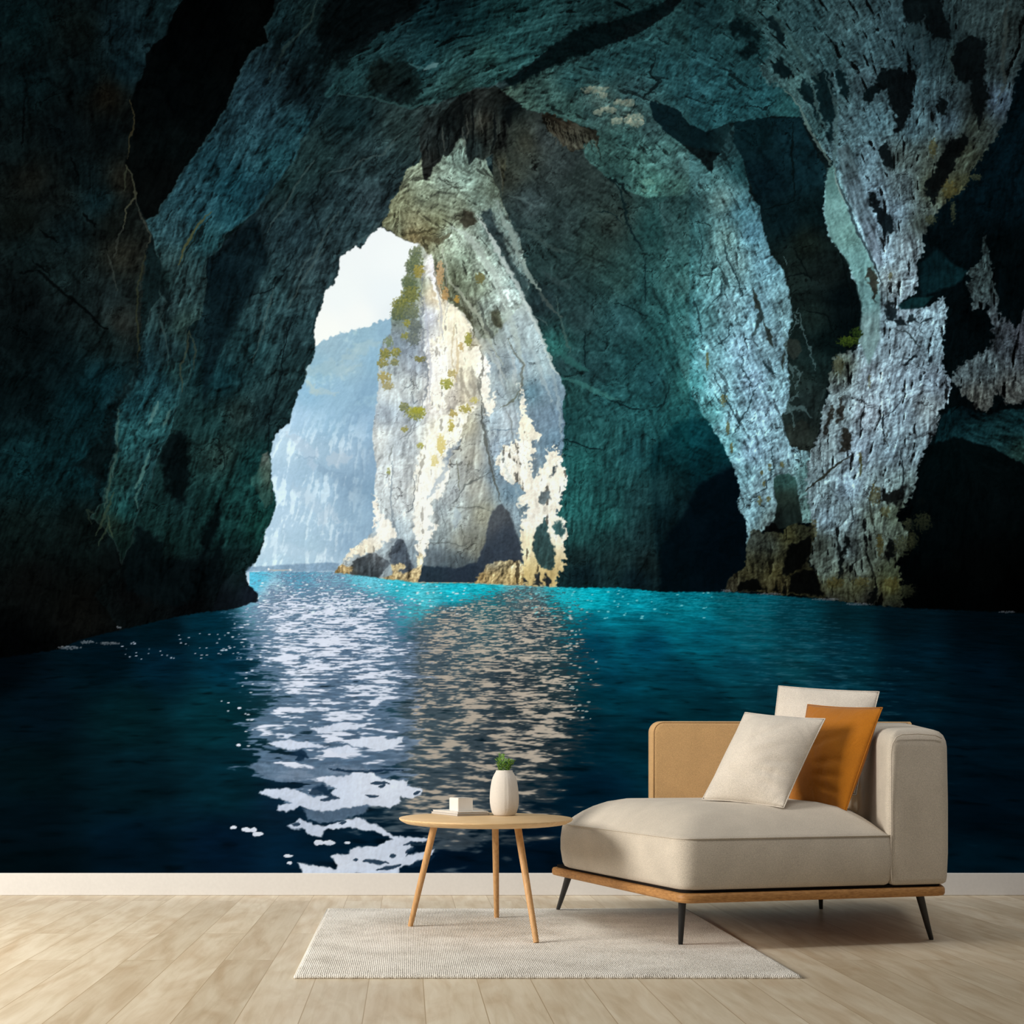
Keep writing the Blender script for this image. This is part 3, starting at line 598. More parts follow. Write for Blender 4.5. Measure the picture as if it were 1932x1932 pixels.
    # ---------------- right hand columns
    colC = [(1384, 233), (1384, 272), (1405, 310), (1413, 362), (1434, 398), (1441, 439), (1454, 480), (1479, 514), (1487, 545), (1492, 566), (1498, 599), (1487, 641), (1481, 664), (1487, 698), (1490, 747), (1487, 773), (1474, 780), (1482, 814), (1495, 845), (1513, 853),
            (1535, 858), (1545, 900), (1535, 985), (1500, 985), (1440, 1000), (1412, 1030), (1411, 1006), (1404, 977), (1392, 957), (1394, 925), (1390, 903), (1375, 863), (1365, 841), (1348, 820), (1334, 797), (1310, 750), (1285, 700), (1265, 620), (1250, 520), (1255, 440), (1240, 385), (1300, 362), (1340, 350), (1350, 300)]
    m.area(colC, [(1370, 270, 26, 48, 50), (1400, 320, 22, 52, 54), (1330, 340, 62, 94, 92), (1360, 380, 84, 106, 102), (1400, 400, 60, 96, 104), (1290, 390, 28, 52, 52), (1310, 440, 48, 84, 84), (1370, 450, 92, 118, 114), (1420, 440, 66, 100, 112), (1280, 500, 42, 86, 88), (1340, 520, 74, 108, 108), (1390, 500, 100, 126, 126), (1440, 500, 84, 116, 126),
                  (1280, 580, 44, 96, 98), (1330, 600, 78, 118, 120), (1380, 580, 104, 132, 138), (1430, 580, 104, 134, 144), (1480, 580, 88, 112, 116), (1290, 660, 56, 114, 116), (1340, 660, 104, 142, 148), (1400, 660, 120, 146, 160), (1450, 650, 106, 130, 138), (1310, 720, 68, 130, 132), (1360, 720, 122, 156, 164), (1420, 720, 120, 142, 158), (1470, 720, 112, 140, 148),
                  (1340, 780, 84, 138, 140), (1390, 790, 118, 148, 158), (1440, 780, 124, 146, 160), (1480, 800, 112, 136, 144), (1370, 840, 92, 136, 140), (1420, 850, 122, 146, 162), (1470, 860, 120, 142, 152), (1400, 900, 104, 136, 144), (1440, 920, 122, 144, 152), (1480, 890, 108, 128, 132), (1420, 970, 100, 126, 134), (1450, 985, 104, 118, 116), (1515, 900, 80, 110, 108), (1525, 960, 84, 108, 104)],
           rough=(4, 3.5), gain=1.27, grain=.14, fb=.16, flow=.2, emb=.34, pit=.45, web=.14, crack=.7)  # gain brightens this column's print to offset weaker room light on the right
    m.area([(1250, 380), (1330, 380), (1330, 470), (1310, 600), (1300, 700), (1330, 790), (1270, 760), (1230, 640), (1225, 480)], [(1270, 430, 40, 74, 74), (1290, 520, 52, 94, 92), (1270, 640, 40, 92, 94), (1290, 740, 50, 112, 112)], soft=34, rough=(14, 4), amt=.55, grain=.16, fb=.2, emb=.3, flow=.2, crack=.6)
    # recess below between the columns
    m.area([(1461, 900), (1485, 892), (1500, 905), (1510, 950), (1512, 985), (1470, 1000), (1458, 1000), (1466, 950), (1460, 920)], [(1480, 905, 66, 106, 100), (1480, 940, 46, 58, 50), (1490, 980, 30, 40, 36), (1470, 990, 18, 24, 22)], rough=(3, 2), fb=.2, crack=.3)
    m.area([(1420, 640), (1440, 600), (1425, 560), (1418, 530), (1430, 600)], (40, 52, 50), rough=(4, 3), amt=.8)
    for pts in [[(1418, 540), (1428, 560), (1432, 590), (1422, 585)], [(1440, 600), (1456, 630), (1458, 655), (1446, 640)], [(1478, 650), (1486, 640), (1505, 640), (1512, 660), (1500, 680), (1486, 672)], [(1500, 800), (1510, 790), (1525, 800), (1520, 850), (1495, 840), (1482, 800)], [(1478, 660), (1470, 680), (1478, 705)]]:
        m.area(pts, (48, 54, 48), soft=1.5, rough=(4, 3), amt=.9, fb=.2, crack=0)
    for p, w in [([(1504, 580), (1512, 610), (1525, 650), (1535, 685), (1536, 705)], 3.5), ([(1490, 640), (1505, 610), (1500, 590)], 2.4), ([(1476, 780), (1500, 770), (1520, 775), (1530, 790)], 6), ([(1500, 720), (1490, 690), (1510, 700), (1500, 740)], 4), ([(1480, 600), (1482, 640), (1480, 700)], 3), ([(1500, 810), (1490, 760), (1510, 740)], 4), ([(1476, 483), (1482, 505)], 2)]:
        m.line(p, w * .62, (104, 128, 128), .6, (5, 5))
    for x, y, rx, ry in [(1373, 808, 5, 16), (1365, 755, 8, 14), (1335, 680, 4, 22), (1380, 845, 4, 12), (1452, 880, 4, 9), (1437, 892, 4, 7), (1476, 877, 5, 8), (1433, 945, 5, 10), (1441, 912, 4, 8), (1450, 942, 5, 8)]:
        m.bush(x, y, rx, ry, ((70, 66, 40), (142, 122, 58)), .7, 5, 5)
    for p, w in [([(1340, 570), (1360, 555), (1362, 520)], 1.6), ([(1320, 420), (1325, 470), (1318, 520)], 1.5), ([(1310, 560), (1318, 600), (1322, 640)], 2.5), ([(1345, 700), (1360, 735), (1390, 790), (1405, 812)], 1.8), ([(1405, 660), (1400, 690), (1415, 720), (1412, 750)], 1.6), ([(1430, 720), (1415, 760), (1395, 800), (1380, 830)], 1.8), ([(1340, 660), (1375, 635), (1380, 600)], 1.3), ([(1440, 680), (1462, 710)], 2.6),
                 ([(1385, 500), (1400, 560), (1395, 562)], 2), ([(1350, 480), (1342, 520), (1330, 560)], 1.6), ([(1425, 930), (1445, 920), (1460, 880), (1455, 830)], 1.5), ([(1398, 540), (1372, 490), (1362, 450)], 2.2)]:
        m.line(p, w, (24, 44, 48), .7, (4, 3))
    colD = [(1380, -60), (1400, 20), (1440, 60), (1455, 100), (1432, 130), (1445, 160), (1480, 165), (1500, 200), (1520, 240), (1545, 280), (1575, 310), (1562, 322), (1560, 340), (1551, 400), (1567, 450), (1594, 487), (1615, 532), (1629, 586), (1631, 624), (1611, 661), (1580, 668), (1570, 690), (1561, 708), (1565, 744), (1555, 773), (1549, 800), (1535, 845), (1523, 871), (1520, 915), (1530, 975),
            (1535, 1019), (1525, 1058), (1543, 1083), (1553, 1128), (1580, 1133), (1629, 1140), (1706, 1146), (1699, 1120), (1701, 1083), (1692, 1060), (1716, 1010), (1700, 985), (1691, 972), (1717, 941), (1727, 910), (1735, 874), (1761, 825), (1771, 783), (1760, 793), (1787, 758), (1797, 717), (1776, 690), (1780, 644), (1783, 607), (1787, 576),
            (1780, 562), (1740, 580), (1694, 576), (1727, 553), (1733, 532), (1731, 493), (1743, 477), (1741, 437), (1743, 445), (1763, 404), (1794, 375), (1815, 360), (1836, 321), (1859, 292), (1885, 246), (1906, 202), (1915, 150), (1945, 90), (1960, -60)]
    m.area(colD, [(1440, 20, 40, 66, 66), (1520, 40, 38, 62, 64), (1600, 40, 50, 70, 72), (1680, 40, 44, 62, 66), (1760, 60, 22, 34, 36), (1850, 40, 44, 56, 56), (1900, 60, 40, 48, 46), (1480, 100, 46, 72, 72), (1560, 110, 44, 68, 70), (1640, 90, 54, 76, 80), (1730, 110, 36, 54, 58), (1820, 120, 24, 36, 36), (1890, 130, 44, 54, 54), (1500, 160, 54, 78, 76),
                  (1580, 170, 54, 74, 76), (1640, 160, 56, 72, 76), (1720, 170, 58, 80, 86), (1780, 200, 46, 60, 64), (1840, 200, 20, 24, 22), (1880, 190, 60, 72, 84), (1540, 240, 46, 70, 70), (1600, 240, 62, 80, 84), (1650, 230, 64, 86, 92), (1720, 240, 62, 82, 88), (1790, 230, 60, 76, 84), (1840, 240, 46, 50, 42), (1590, 290, 70, 92, 96), (1640, 300, 84, 102, 110), (1700, 300, 66, 74, 70), (1760, 300, 60, 64, 56),
                  (1820, 290, 50, 52, 40), (1575, 360, 92, 124, 122), (1610, 350, 100, 120, 130), (1650, 360, 96, 112, 122), (1700, 350, 76, 86, 88), (1760, 350, 62, 64, 48), (1800, 360, 62, 58, 34), (1590, 430, 110, 142, 142), (1640, 420, 122, 140, 154), (1690, 400, 96, 110, 120), (1740, 420, 50, 54, 48), (1620, 490, 112, 136, 140), (1660, 480, 120, 134, 146), (1710, 470, 112, 120, 124), (1630, 540, 118, 140, 144),
                  (1680, 530, 120, 124, 124), (1720, 530, 112, 120, 126), (1640, 590, 120, 142, 150), (1700, 590, 118, 126, 134), (1750, 600, 116, 130, 138), (1640, 650, 124, 138, 146), (1700, 650, 120, 130, 138), (1760, 650, 108, 122, 130), (1590, 690, 74, 78, 66), (1640, 710, 136, 144, 152), (1700, 720, 124, 134, 144), (1760, 720, 112, 120, 130), (1580, 780, 112, 122, 124), (1640, 780, 138, 142, 150), (1700, 780, 122, 134, 144), (1750, 770, 116, 120, 122),
                  (1560, 850, 108, 116, 118), (1620, 850, 130, 140, 152), (1680, 850, 118, 132, 142), (1730, 850, 104, 116, 122), (1550, 920, 114, 128, 132), (1600, 920, 130, 146, 160), (1660, 920, 114, 126, 128), (1710, 920, 96, 108, 106), (1560, 980, 124, 140, 150), (1600, 980, 112, 124, 128), (1650, 980, 96, 104, 92), (1690, 970, 90, 98, 80), (1550, 1030, 62, 66, 58), (1600, 1040, 80, 88, 88), (1650, 1040, 70, 74, 64), (1560, 1080, 92, 100, 92),
                  (1620, 1080, 92, 98, 90), (1680, 1080, 62, 66, 48), (1570, 1105, 76, 70, 38), (1620, 1105, 70, 66, 38), (1680, 1105, 84, 76, 34), (1570, 1125, 44, 42, 34), (1640, 1128, 40, 38, 34), (1690, 1135, 36, 36, 28)],
           rough=(4, 6), gain=1.28, grain=.18, fb=.16, flow=.24, emb=.34, pit=.8, web=.34, crack=.65)  # gain lifts the print here too, making up for dimmer light on this side
    jx = int(np.searchsorted(m.xs, 1300)); m.img[:, jx:] *= np.array([.96, 1.02, 1.05], F)
    # smooth pale face on its inner edge
    m.area([(1562, 318), (1575, 312), (1582, 350), (1600, 400), (1622, 450), (1648, 500), (1660, 560), (1660, 640), (1640, 690), (1620, 640), (1626, 590), (1615, 532), (1594, 487), (1567, 450), (1554, 400), (1560, 340)],
           [(1566, 340, 72, 108, 106), (1580, 400, 98, 138, 136), (1600, 440, 104, 146, 142), (1615, 500, 100, 144, 144), (1632, 560, 96, 136, 138), (1640, 620, 112, 140, 142)], soft=3, rough=(2, .8), amt=.92, gain=1.12, grain=.06, fb=.1, flow=.1, emb=.12, crack=.2)
    m.area([(1578, 280), (1600, 270), (1625, 340), (1650, 420), (1665, 500), (1650, 500), (1625, 430), (1595, 370)], [(1590, 300, 78, 98, 104), (1620, 380, 100, 122, 134), (1650, 470, 118, 136, 152)], soft=5, rough=(3, 1.5), amt=.8, grain=.1, fb=.08, flow=.3, emb=.1, crack=.2)
    m.line([(1576, 315), (1580, 345), (1600, 390), (1618, 440), (1650, 500), (1665, 535)], 3, (34, 48, 54), .7, (3, 2)); m.line([(1575, 315), (1578, 345), (1592, 380)], 2, (150, 172, 168), .6, (2, 1))
    # dark holes in it
    for pts in [[(1700, 90), (1706, 30), (1700, -40), (1770, -60), (1780, 30), (1792, 50), (1790, 80), (1762, 72), (1745, 45), (1710, 40)], [(1645, 150), (1670, 130), (1700, 128), (1712, 145), (1725, 135), (1728, 160), (1718, 200), (1705, 240), (1694, 250), (1690, 220), (1670, 175), (1648, 168)], [(1798, 90), (1825, 60), (1850, 70), (1862, 100), (1856, 150), (1815, 158), (1798, 140)],
                [(1535, 140), (1560, 135), (1572, 160), (1576, 200), (1572, 245), (1556, 235), (1545, 200)], [(1578, 135), (1592, 130), (1602, 160), (1600, 185), (1585, 178)], [(1762, 190), (1772, 183), (1784, 192), (1782, 218), (1768, 210)], [(1640, 362), (1652, 365), (1662, 390), (1685, 405), (1690, 435), (1672, 440), (1655, 420), (1646, 395)], [(1745, 340), (1760, 330), (1780, 290), (1795, 260), (1808, 265), (1795, 300), (1780, 350), (1760, 385), (1748, 375)],
                [(1790, 280), (1812, 250), (1825, 260), (1800, 320), (1782, 330)], [(1640, 510), (1648, 505), (1656, 520), (1656, 550), (1646, 570), (1640, 540)], [(1668, 590), (1673, 558), (1690, 580), (1694, 595), (1685, 605), (1670, 602)], [(1688, 605), (1700, 598), (1710, 615), (1690, 615)], [(1716, 590), (1726, 592), (1732, 610), (1712, 612)], [(1704, 688), (1720, 670), (1730, 662), (1725, 682), (1708, 692)], [(1748, 676), (1756, 668), (1760, 682), (1750, 688)],
                [(1582, 770), (1592, 740), (1590, 795), (1580, 800)], [(1586, 830), (1590, 805), (1606, 825), (1604, 845), (1584, 848)], [(1554, 815), (1566, 765), (1572, 770), (1560, 820)], [(1668, 830), (1672, 808), (1674, 845)], [(1660, 165), (1640, 200), (1630, 190), (1640, 160)], [(1660, 280), (1672, 270), (1685, 300), (1682, 322), (1668, 310)], [(1700, 950), (1680, 955), (1655, 945), (1690, 925), (1712, 918)], [(1760, 830), (1748, 824), (1752, 818), (1762, 820)], [(1456, 120), (1475, 110), (1490, 140), (1480, 155), (1462, 140)],
                [(1445, 35), (1460, 30), (1480, 50), (1480, 85), (1462, 70)], [(1520, 150), (1535, 165), (1545, 230), (1530, 200), (1500, 170)], [(1575, 260), (1572, 240), (1560, 250), (1565, 270)], [(1830, 140), (1850, 150), (1870, 180), (1850, 250), (1830, 190)], [(1595, 1000), (1600, 1020), (1590, 1090), (1583, 1060)], [(1640, 1120), (1655, 1110), (1660, 1140), (1635, 1140)], [(1680, 1020), (1690, 1025), (1684, 1070), (1674, 1050)]]:
        m.area(pts, [(1720, 180, 8, 14, 16), (1600, 780, 44, 42, 36), (1650, 540, 52, 52, 44), (1680, 600, 24, 36, 42), (1715, 680, 20, 28, 34), (1560, 180, 10, 30, 34), (1670, 430, 12, 22, 26), (1590, 1050, 10, 14, 14), (1780, 300, 8, 12, 12)], soft=2.5, rough=(7, 6), amt=.93, fb=.3, crack=.1, flow=.1)
    for p, w, c, a in [([(1555, 140), (1575, 190), (1578, 250), (1572, 300), (1577, 330)], 4, (74, 100, 102), .6), ([(1432, 15), (1460, 30), (1490, 70), (1510, 110), (1545, 150)], 4, (62, 92, 90), .5), ([(1480, 170), (1510, 210), (1530, 250), (1555, 290), (1575, 325)], 3.5, (112, 136, 130), .65), ([(1535, 150), (1538, 190), (1545, 220), (1560, 245)], 2.6, (66, 92, 92), .7),
                       ([(1902, 0), (1896, 50), (1892, 100), (1896, 150), (1880, 200)], 5, (66, 74, 70), .5), ([(1742, 30), (1740, 90), (1736, 150), (1742, 210)], 5, (70, 92, 98), .4), ([(1800, 160), (1795, 110), (1800, 90)], 3, (56, 74, 74), .6), ([(1700, 60), (1712, 55), (1745, 62)], 8, (46, 70, 74), .6)]:
        m.line(p, w, c, a, (5, 4))
    for p, w, c, a in [([(1668, 840), (1665, 800), (1666, 770)], 1.8, (26, 34, 40), .85), ([(1520, 925), (1550, 900), (1580, 875), (1605, 858)], 3, (44, 44, 36), .9), ([(1700, 930), (1703, 890), (1700, 850)], 2.4, (24, 34, 38), .8), ([(1676, 620), (1710, 628), (1730, 650), (1738, 655)], 1.8, (40, 52, 54), .8), ([(1735, 612), (1760, 600)], 2, (20, 32, 36), .8), ([(1664, 795), (1690, 770), (1710, 740)], 1.4, (34, 42, 50), .7),
                       ([(1735, 720), (1738, 705)], 2.2, (22, 30, 36), .8), ([(1575, 1010), (1590, 1060), (1580, 1100)], 3, (16, 22, 22), .8), ([(1652, 900), (1640, 950), (1650, 1010)], 2.5, (40, 44, 36), .7), ([(1600, 940), (1612, 980), (1600, 1000)], 1.6, (40, 50, 56), .7), ([(1622, 855), (1625, 900)], 2.5, (80, 80, 44), .8), ([(1630, 1040), (1650, 1090)], 3, (22, 26, 22), .7)]:
        m.line(p, w, c, a, (3, 2))
    for x, y, rx, ry in [(1650, 935, 14, 22), (1670, 965, 12, 14), (1535, 1000, 8, 26), (1660, 1030, 8, 24), (1640, 720, 4, 14), (1623, 862, 4, 12), (1790, 360, 16, 22), (1760, 280, 10, 20), (1680, 520, 5, 10), (1575, 1100, 22, 12), (1625, 1098, 22, 10), (1682, 1100, 18, 12), (1660, 1020, 8, 18)]:
        m.bush(x, y, rx, ry, ((52, 50, 26), (112, 100, 48)), .55, 6, 6)
    # lacy rock bits beyond its right edge
    for x, y, rx, ry in [(1820, 340, 12, 14), (1840, 335, 14, 8), (1715, 990, 14, 16), (1745, 985, 18, 20), (1738, 945, 12, 8), (1700, 1030, 18, 24), (1722, 1022, 10, 14), (1715, 1115, 22, 16), (1690, 1130, 16, 10), (1798, 400, 6, 26), (1756, 415, 14, 12)]:
        m.bush(x, y, rx, ry, ((34, 40, 30), (92, 98, 70)), .75, 7, 5)
    # moss covered boulders at the foot
    m.area([(1364, 1116), (1380, 1089), (1402, 1068), (1406, 1048), (1413, 1026), (1420, 1000), (1440, 1005), (1462, 1000), (1478, 1010), (1485, 992), (1502, 987), (1520, 992), (1535, 990), (1530, 1040), (1522, 1060), (1545, 1085), (1556, 1130), (1500, 1124), (1440, 1120)],
           [(1420, 1020, 70, 80, 74), (1450, 1030, 56, 64, 58), (1440, 1060, 62, 64, 48), (1410, 1080, 62, 60, 38), (1460, 1080, 82, 78, 46), (1380, 1105, 62, 60, 46), (1470, 1105, 66, 60, 38), (1490, 1010, 74, 74, 44), (1510, 1000, 48, 52, 38), (1520, 1050, 40, 42, 32), (1540, 1100, 50, 50, 34), (1500, 1080, 60, 58, 34)],
           rough=(4, 3.5), grain=.3, fb=.2, flow=.2, emb=.4, pit=.6, crack=.4)
    for pts in [[(1390, 1110), (1400, 1098), (1430, 1088), (1440, 1110), (1425, 1118), (1388, 1116)], [(1478, 1060), (1485, 1030), (1505, 1028), (1530, 1010), (1528, 1045), (1512, 1070), (1490, 1082), (1476, 1085)], [(1490, 1120), (1492, 1085), (1515, 1075), (1540, 1075), (1552, 1125)], [(1455, 1115), (1462, 1100), (1470, 1118)], [(1475, 1118), (1480, 1102), (1487, 1120)], [(1440, 1000), (1460, 985), (1475, 1005)]]:
        m.area(pts, (7, 9, 8), soft=2, rough=(4, 3), amt=.95, fb=.3, crack=0)
    # far right: dark wall, grey lace, low cave
    for pts in [[(1863, 441), (1850, 470), (1838, 503), (1824, 520), (1845, 535), (1872, 545), (1884, 600), (1878, 560), (1871, 524)], [(1801, 690), (1838, 677), (1867, 655), (1878, 628), (1900, 610), (1921, 617), (1932, 580), (2060, 560), (2060, 760), (1932, 752), (1905, 765), (1880, 735), (1868, 765), (1855, 775), (1835, 762), (1822, 750), (1799, 717)], [(1826, 540), (1850, 530), (1876, 540), (1880, 590), (1895, 610), (1885, 640), (1870, 610), (1860, 570), (1835, 585)]]:
        m.area(pts, [(1860, 470, 56, 74, 76), (1850, 520, 66, 84, 86), (1820, 700, 88, 104, 110), (1860, 690, 84, 100, 106), (1900, 650, 66, 76, 84), (1930, 640, 76, 80, 90), (1840, 750, 92, 96, 92), (1900, 740, 84, 88, 86)], rough=(9, 7), soft=2, grain=.3, fb=.2, flow=.4, emb=.3, pit=.9, web=.7, crack=.5)
    m.area([(1735, 500), (1770, 470), (1800, 500), (1826, 512), (1815, 530), (1780, 545), (1740, 560), (1736, 530)], [(1760, 490, 10, 36, 42), (1800, 520, 12, 44, 50)], soft=4, rough=(4, 2), fb=.3)
    m.area([(1694, 577), (1720, 562), (1760, 560), (1740, 580), (1700, 585)], (16, 52, 56), soft=2, rough=(2, 1), fb=.3)
    m.area([(1750, 850), (1762, 824), (1774, 786), (1800, 765), (1870, 780), (1932, 770), (2060, 780), (2060, 900), (1932, 876), (1872, 845), (1807, 825), (1770, 835)], [(1790, 790, 6, 32, 38), (1800, 820, 12, 44, 50), (1850, 810, 22, 62, 68), (1890, 830, 24, 60, 64), (1925, 850, 40, 72, 68), (1920, 800, 20, 58, 64), (1840, 770, 4, 20, 26)], soft=3, rough=(4, 3), grain=.2, fb=.3, flow=.35, emb=.3, web=.3)
    m.area([(1720, 960), (1740, 880), (1760, 840), (1807, 826), (1872, 847), (1932, 878), (2060, 900), (2060, 1160), (1932, 1157), (1710, 1147), (1705, 1080), (1722, 1020)], [(1790, 880, 4, 18, 20), (1850, 940, 5, 15, 17), (1760, 1000, 3, 12, 14), (1850, 1080, 5, 8, 8), (1780, 1130, 2, 4, 4), (1920, 1120, 2, 2, 2)], soft=4, rough=(4, 3), amt=.9, fb=.2, crack=.3)
    for x, y, rx, ry in [(1740, 985, 20, 22), (1720, 1020, 14, 22), (1710, 1115, 18, 16)]:
        m.bush(x, y, rx, ry, ((30, 34, 22), (84, 88, 58)), .6, 8, 5)
    m.bush(1600, 645, 26, 12, ((24, 40, 14), (92, 116, 36)), .9, 9, 5); m.bush(1616, 628, 14, 12, ((20, 36, 14), (66, 92, 34)), .9, 10, 5)
    m.bush(1582, 690, 14, 22, ((54, 56, 36), (104, 104, 74)), .6, 11, 5)
    # ---------------- the opening: sky and hazy mountain
    sl, d = m.sdf(SKY, 20, (2, 2.4))
    msk = sm(1.5, -1.5, d)
    sky = m.field([(700, 450, 246, 249, 254), (740, 480, 247, 250, 254), (640, 560, 246, 250, 254), (720, 560, 242, 247, 253), (620, 630, 252, 253, 253), (680, 600, 250, 251, 253), (740, 590, 238, 243, 250)], 3, sl)
    xs, ys = m.X[sl], m.Y[sl]
    ridge = np.interp(xs, [560, 595, 605, 621, 647, 670, 698, 722, 737, 800], [668, 652, 647, 638, 626, 620, 613, 606, 599, 590]) + 5 * m.f1[sl] + 3 * m.n1[sl]
    mt = m.field([(620, 650, 158, 190, 210), (690, 630, 150, 186, 208), (730, 620, 146, 182, 208), (600, 700, 150, 190, 214), (660, 690, 160, 192, 212), (710, 680, 140, 180, 208), (580, 740, 146, 190, 222), (640, 740, 150, 188, 216), (700, 740, 140, 178, 208), (560, 790, 170, 204, 234), (620, 800, 152, 190, 220), (690, 800, 142, 178, 210),
                  (540, 840, 184, 212, 236), (600, 850, 166, 196, 222), (660, 860, 158, 188, 216), (700, 870, 142, 174, 204), (530, 920, 172, 202, 230), (600, 920, 164, 196, 224), (660, 920, 140, 172, 202), (695, 930, 134, 168, 198), (530, 980, 180, 208, 234), (600, 980, 172, 202, 228), (670, 980, 150, 182, 210), (510, 1040, 180, 210, 234), (590, 1040, 176, 206, 230), (660, 1020, 148, 180, 210), (620, 1055, 170, 198, 224)], 3, sl)
    lum = 7 * m.fb[sl] + 3.5 * m.emb[sl] + 3 * m.grain[sl] + 8
    cliff = sm(.0, .7, .9 * m.fb[sl] + .35 * m.flowm[sl] + .25 * m.flowb[sl] + .4 * m.n2[sl]) * sm(760, 840, ys) * sm(720, 640, xs + .2 * (ys - 900))
    scr = sm(.3, .9, m.n1[sl] + .4 * m.f1[sl]) * sm(800, 700, ys)
    mt = mt + lum[..., None] + cliff[..., None] * np.array([34, 26, 18], F) + scr[..., None] * np.array([22, 18, 8], F)
    mm = sm(-1.5, 2.5, ys - ridge)[..., None]
    m.put(sl, msk, sky * (1 - mm) + mt * mm)
    for p, w, c, a in [([(575, 710), (600, 695), (625, 690), (660, 700), (680, 690)], 12, (186, 206, 210), .3), ([(600, 740), (580, 722)], 10, (196, 210, 206), .35), ([(640, 680), (670, 665), (700, 655), (720, 650)], 10, (180, 202, 208), .4), ([(580, 728), (610, 735), (640, 750)], 7, (200, 212, 208), .35), ([(548, 820), (580, 850), (590, 880)], 12, (196, 212, 234), .4), ([(625, 860), (640, 870), (655, 860)], 12, (196, 212, 230), .6), ([(555, 915), (580, 935), (600, 960)], 20, (190, 212, 234), .4), ([(600, 1000), (610, 970), (625, 960), (640, 990)], 10, (196, 214, 234), .45), ([(490, 1050), (520, 1030), (560, 1040), (610, 1050)], 16, (190, 214, 238), .4),
                       ([(600, 880), (650, 910), (690, 920)], 14, (138, 170, 200), .4), ([(560, 860), (600, 868)], 4, (150, 182, 212), .5)]:
        m.line(p, w, c, a, (12, 6))
    m.area([(470, 1070), (560, 1064), (640, 1062), (640, 1078), (465, 1079)], (128, 160, 192), soft=2, rough=(2, 1), amt=.8, fb=.05, crack=0, flow=0, emb=.05)
    m.line([(506, 1075), (520, 1076), (550, 1075)], 1.6, (208, 200, 190), .8, (1, 1)); m.bush(507, 1074, 3, 3, ((240, 244, 250), (225, 232, 240)), 1, 1); m.bush(548, 1075, 3, 3, ((240, 244, 250), (225, 232, 240)), 1, 1)
    m.area([(497, 856), (506, 850), (510, 870), (511, 900), (515, 930), (515, 950), (500, 960), (485, 930), (470, 905), (488, 890)], [(500, 860, 84, 96, 92), (505, 900, 66, 84, 76), (500, 940, 40, 74, 70), (480, 905, 38, 86, 84)], soft=2, rough=(2, 2), flow=.2, emb=.25)
    # ---------------- sunlit pillar
    m.area(PILLAR, [(785, 490, 150, 160, 140), (775, 540, 128, 142, 118), (760, 590, 118, 134, 122), (780, 610, 128, 140, 140), (750, 650, 140, 156, 172), (780, 660, 130, 142, 158), (730, 690, 172, 184, 192), (790, 690, 160, 170, 184), (740, 740, 196, 202, 206), (780, 730, 190, 196, 198), (730, 780, 168, 180, 194), (780, 780, 176, 188, 202),
                    (716, 830, 214, 218, 220), (750, 840, 196, 206, 216), (780, 850, 192, 200, 208), (740, 900, 206, 212, 218), (725, 900, 212, 218, 224), (770, 900, 196, 202, 208), (720, 950, 206, 214, 220), (760, 950, 200, 206, 212), (745, 1000, 176, 192, 206), (775, 1000, 182, 194, 204), (775, 1040, 140, 156, 170),
                    (812, 500, 230, 224, 226), (825, 560, 216, 198, 170), (812, 600, 206, 208, 222), (815, 660, 240, 236, 240), (840, 600, 232, 226, 210), (860, 620, 240, 232, 216), (830, 650, 214, 208, 204), (860, 680, 226, 214, 190), (885, 660, 196, 186, 160), (825, 720, 246, 242, 244), (845, 700, 234, 226, 210), (880, 710, 232, 222, 200), (815, 770, 240, 234, 230), (850, 750, 206, 198, 190), (880, 750, 214, 202, 180), (900, 740, 200, 196, 184),
                    (830, 810, 242, 236, 218), (810, 850, 248, 242, 228), (800, 920, 250, 244, 232), (795, 980, 240, 240, 238), (880, 800, 186, 180, 160), (890, 860, 178, 176, 166), (860, 880, 176, 180, 180), (900, 920, 176, 176, 168), (850, 930, 176, 184, 190), (830, 960, 170, 182, 190), (870, 970, 176, 184, 184), (910, 970, 166, 166, 150), (830, 1010, 160, 174, 180), (870, 1020, 148, 150, 142), (900, 1030, 132, 134, 124), (820, 1050, 110, 124, 136), (860, 1060, 92, 104, 112), (840, 1085, 62, 80, 94), (890, 1085, 66, 80, 92),
                    (900, 560, 150, 160, 148), (940, 560, 168, 182, 182), (970, 560, 186, 200, 198), (930, 620, 140, 152, 150), (970, 620, 172, 188, 194), (1000, 640, 176, 194, 200), (920, 690, 160, 176, 188), (950, 690, 138, 152, 160), (980, 690, 150, 170, 184), (1020, 690, 172, 194, 202), (940, 740, 172, 190, 202), (970, 730, 150, 160, 160), (1000, 740, 98, 132, 150), (1040, 740, 128, 154, 172), (930, 790, 170, 188, 202), (960, 790, 188, 200, 210), (1020, 790, 122, 146, 166), (1050, 790, 122, 148, 170), (940, 850, 164, 182, 200), (1050, 830, 112, 142, 164), (940, 900, 130, 152, 170), (965, 930, 122, 150, 170), (975, 970, 150, 170, 184), (1030, 960, 80, 104, 120), (1030, 1040, 50, 80, 84)],
           rough=(2, 2), gain=1.05, grain=.06, fb=.06, flow=.09, emb=.12, crack=.42, power=3.6)
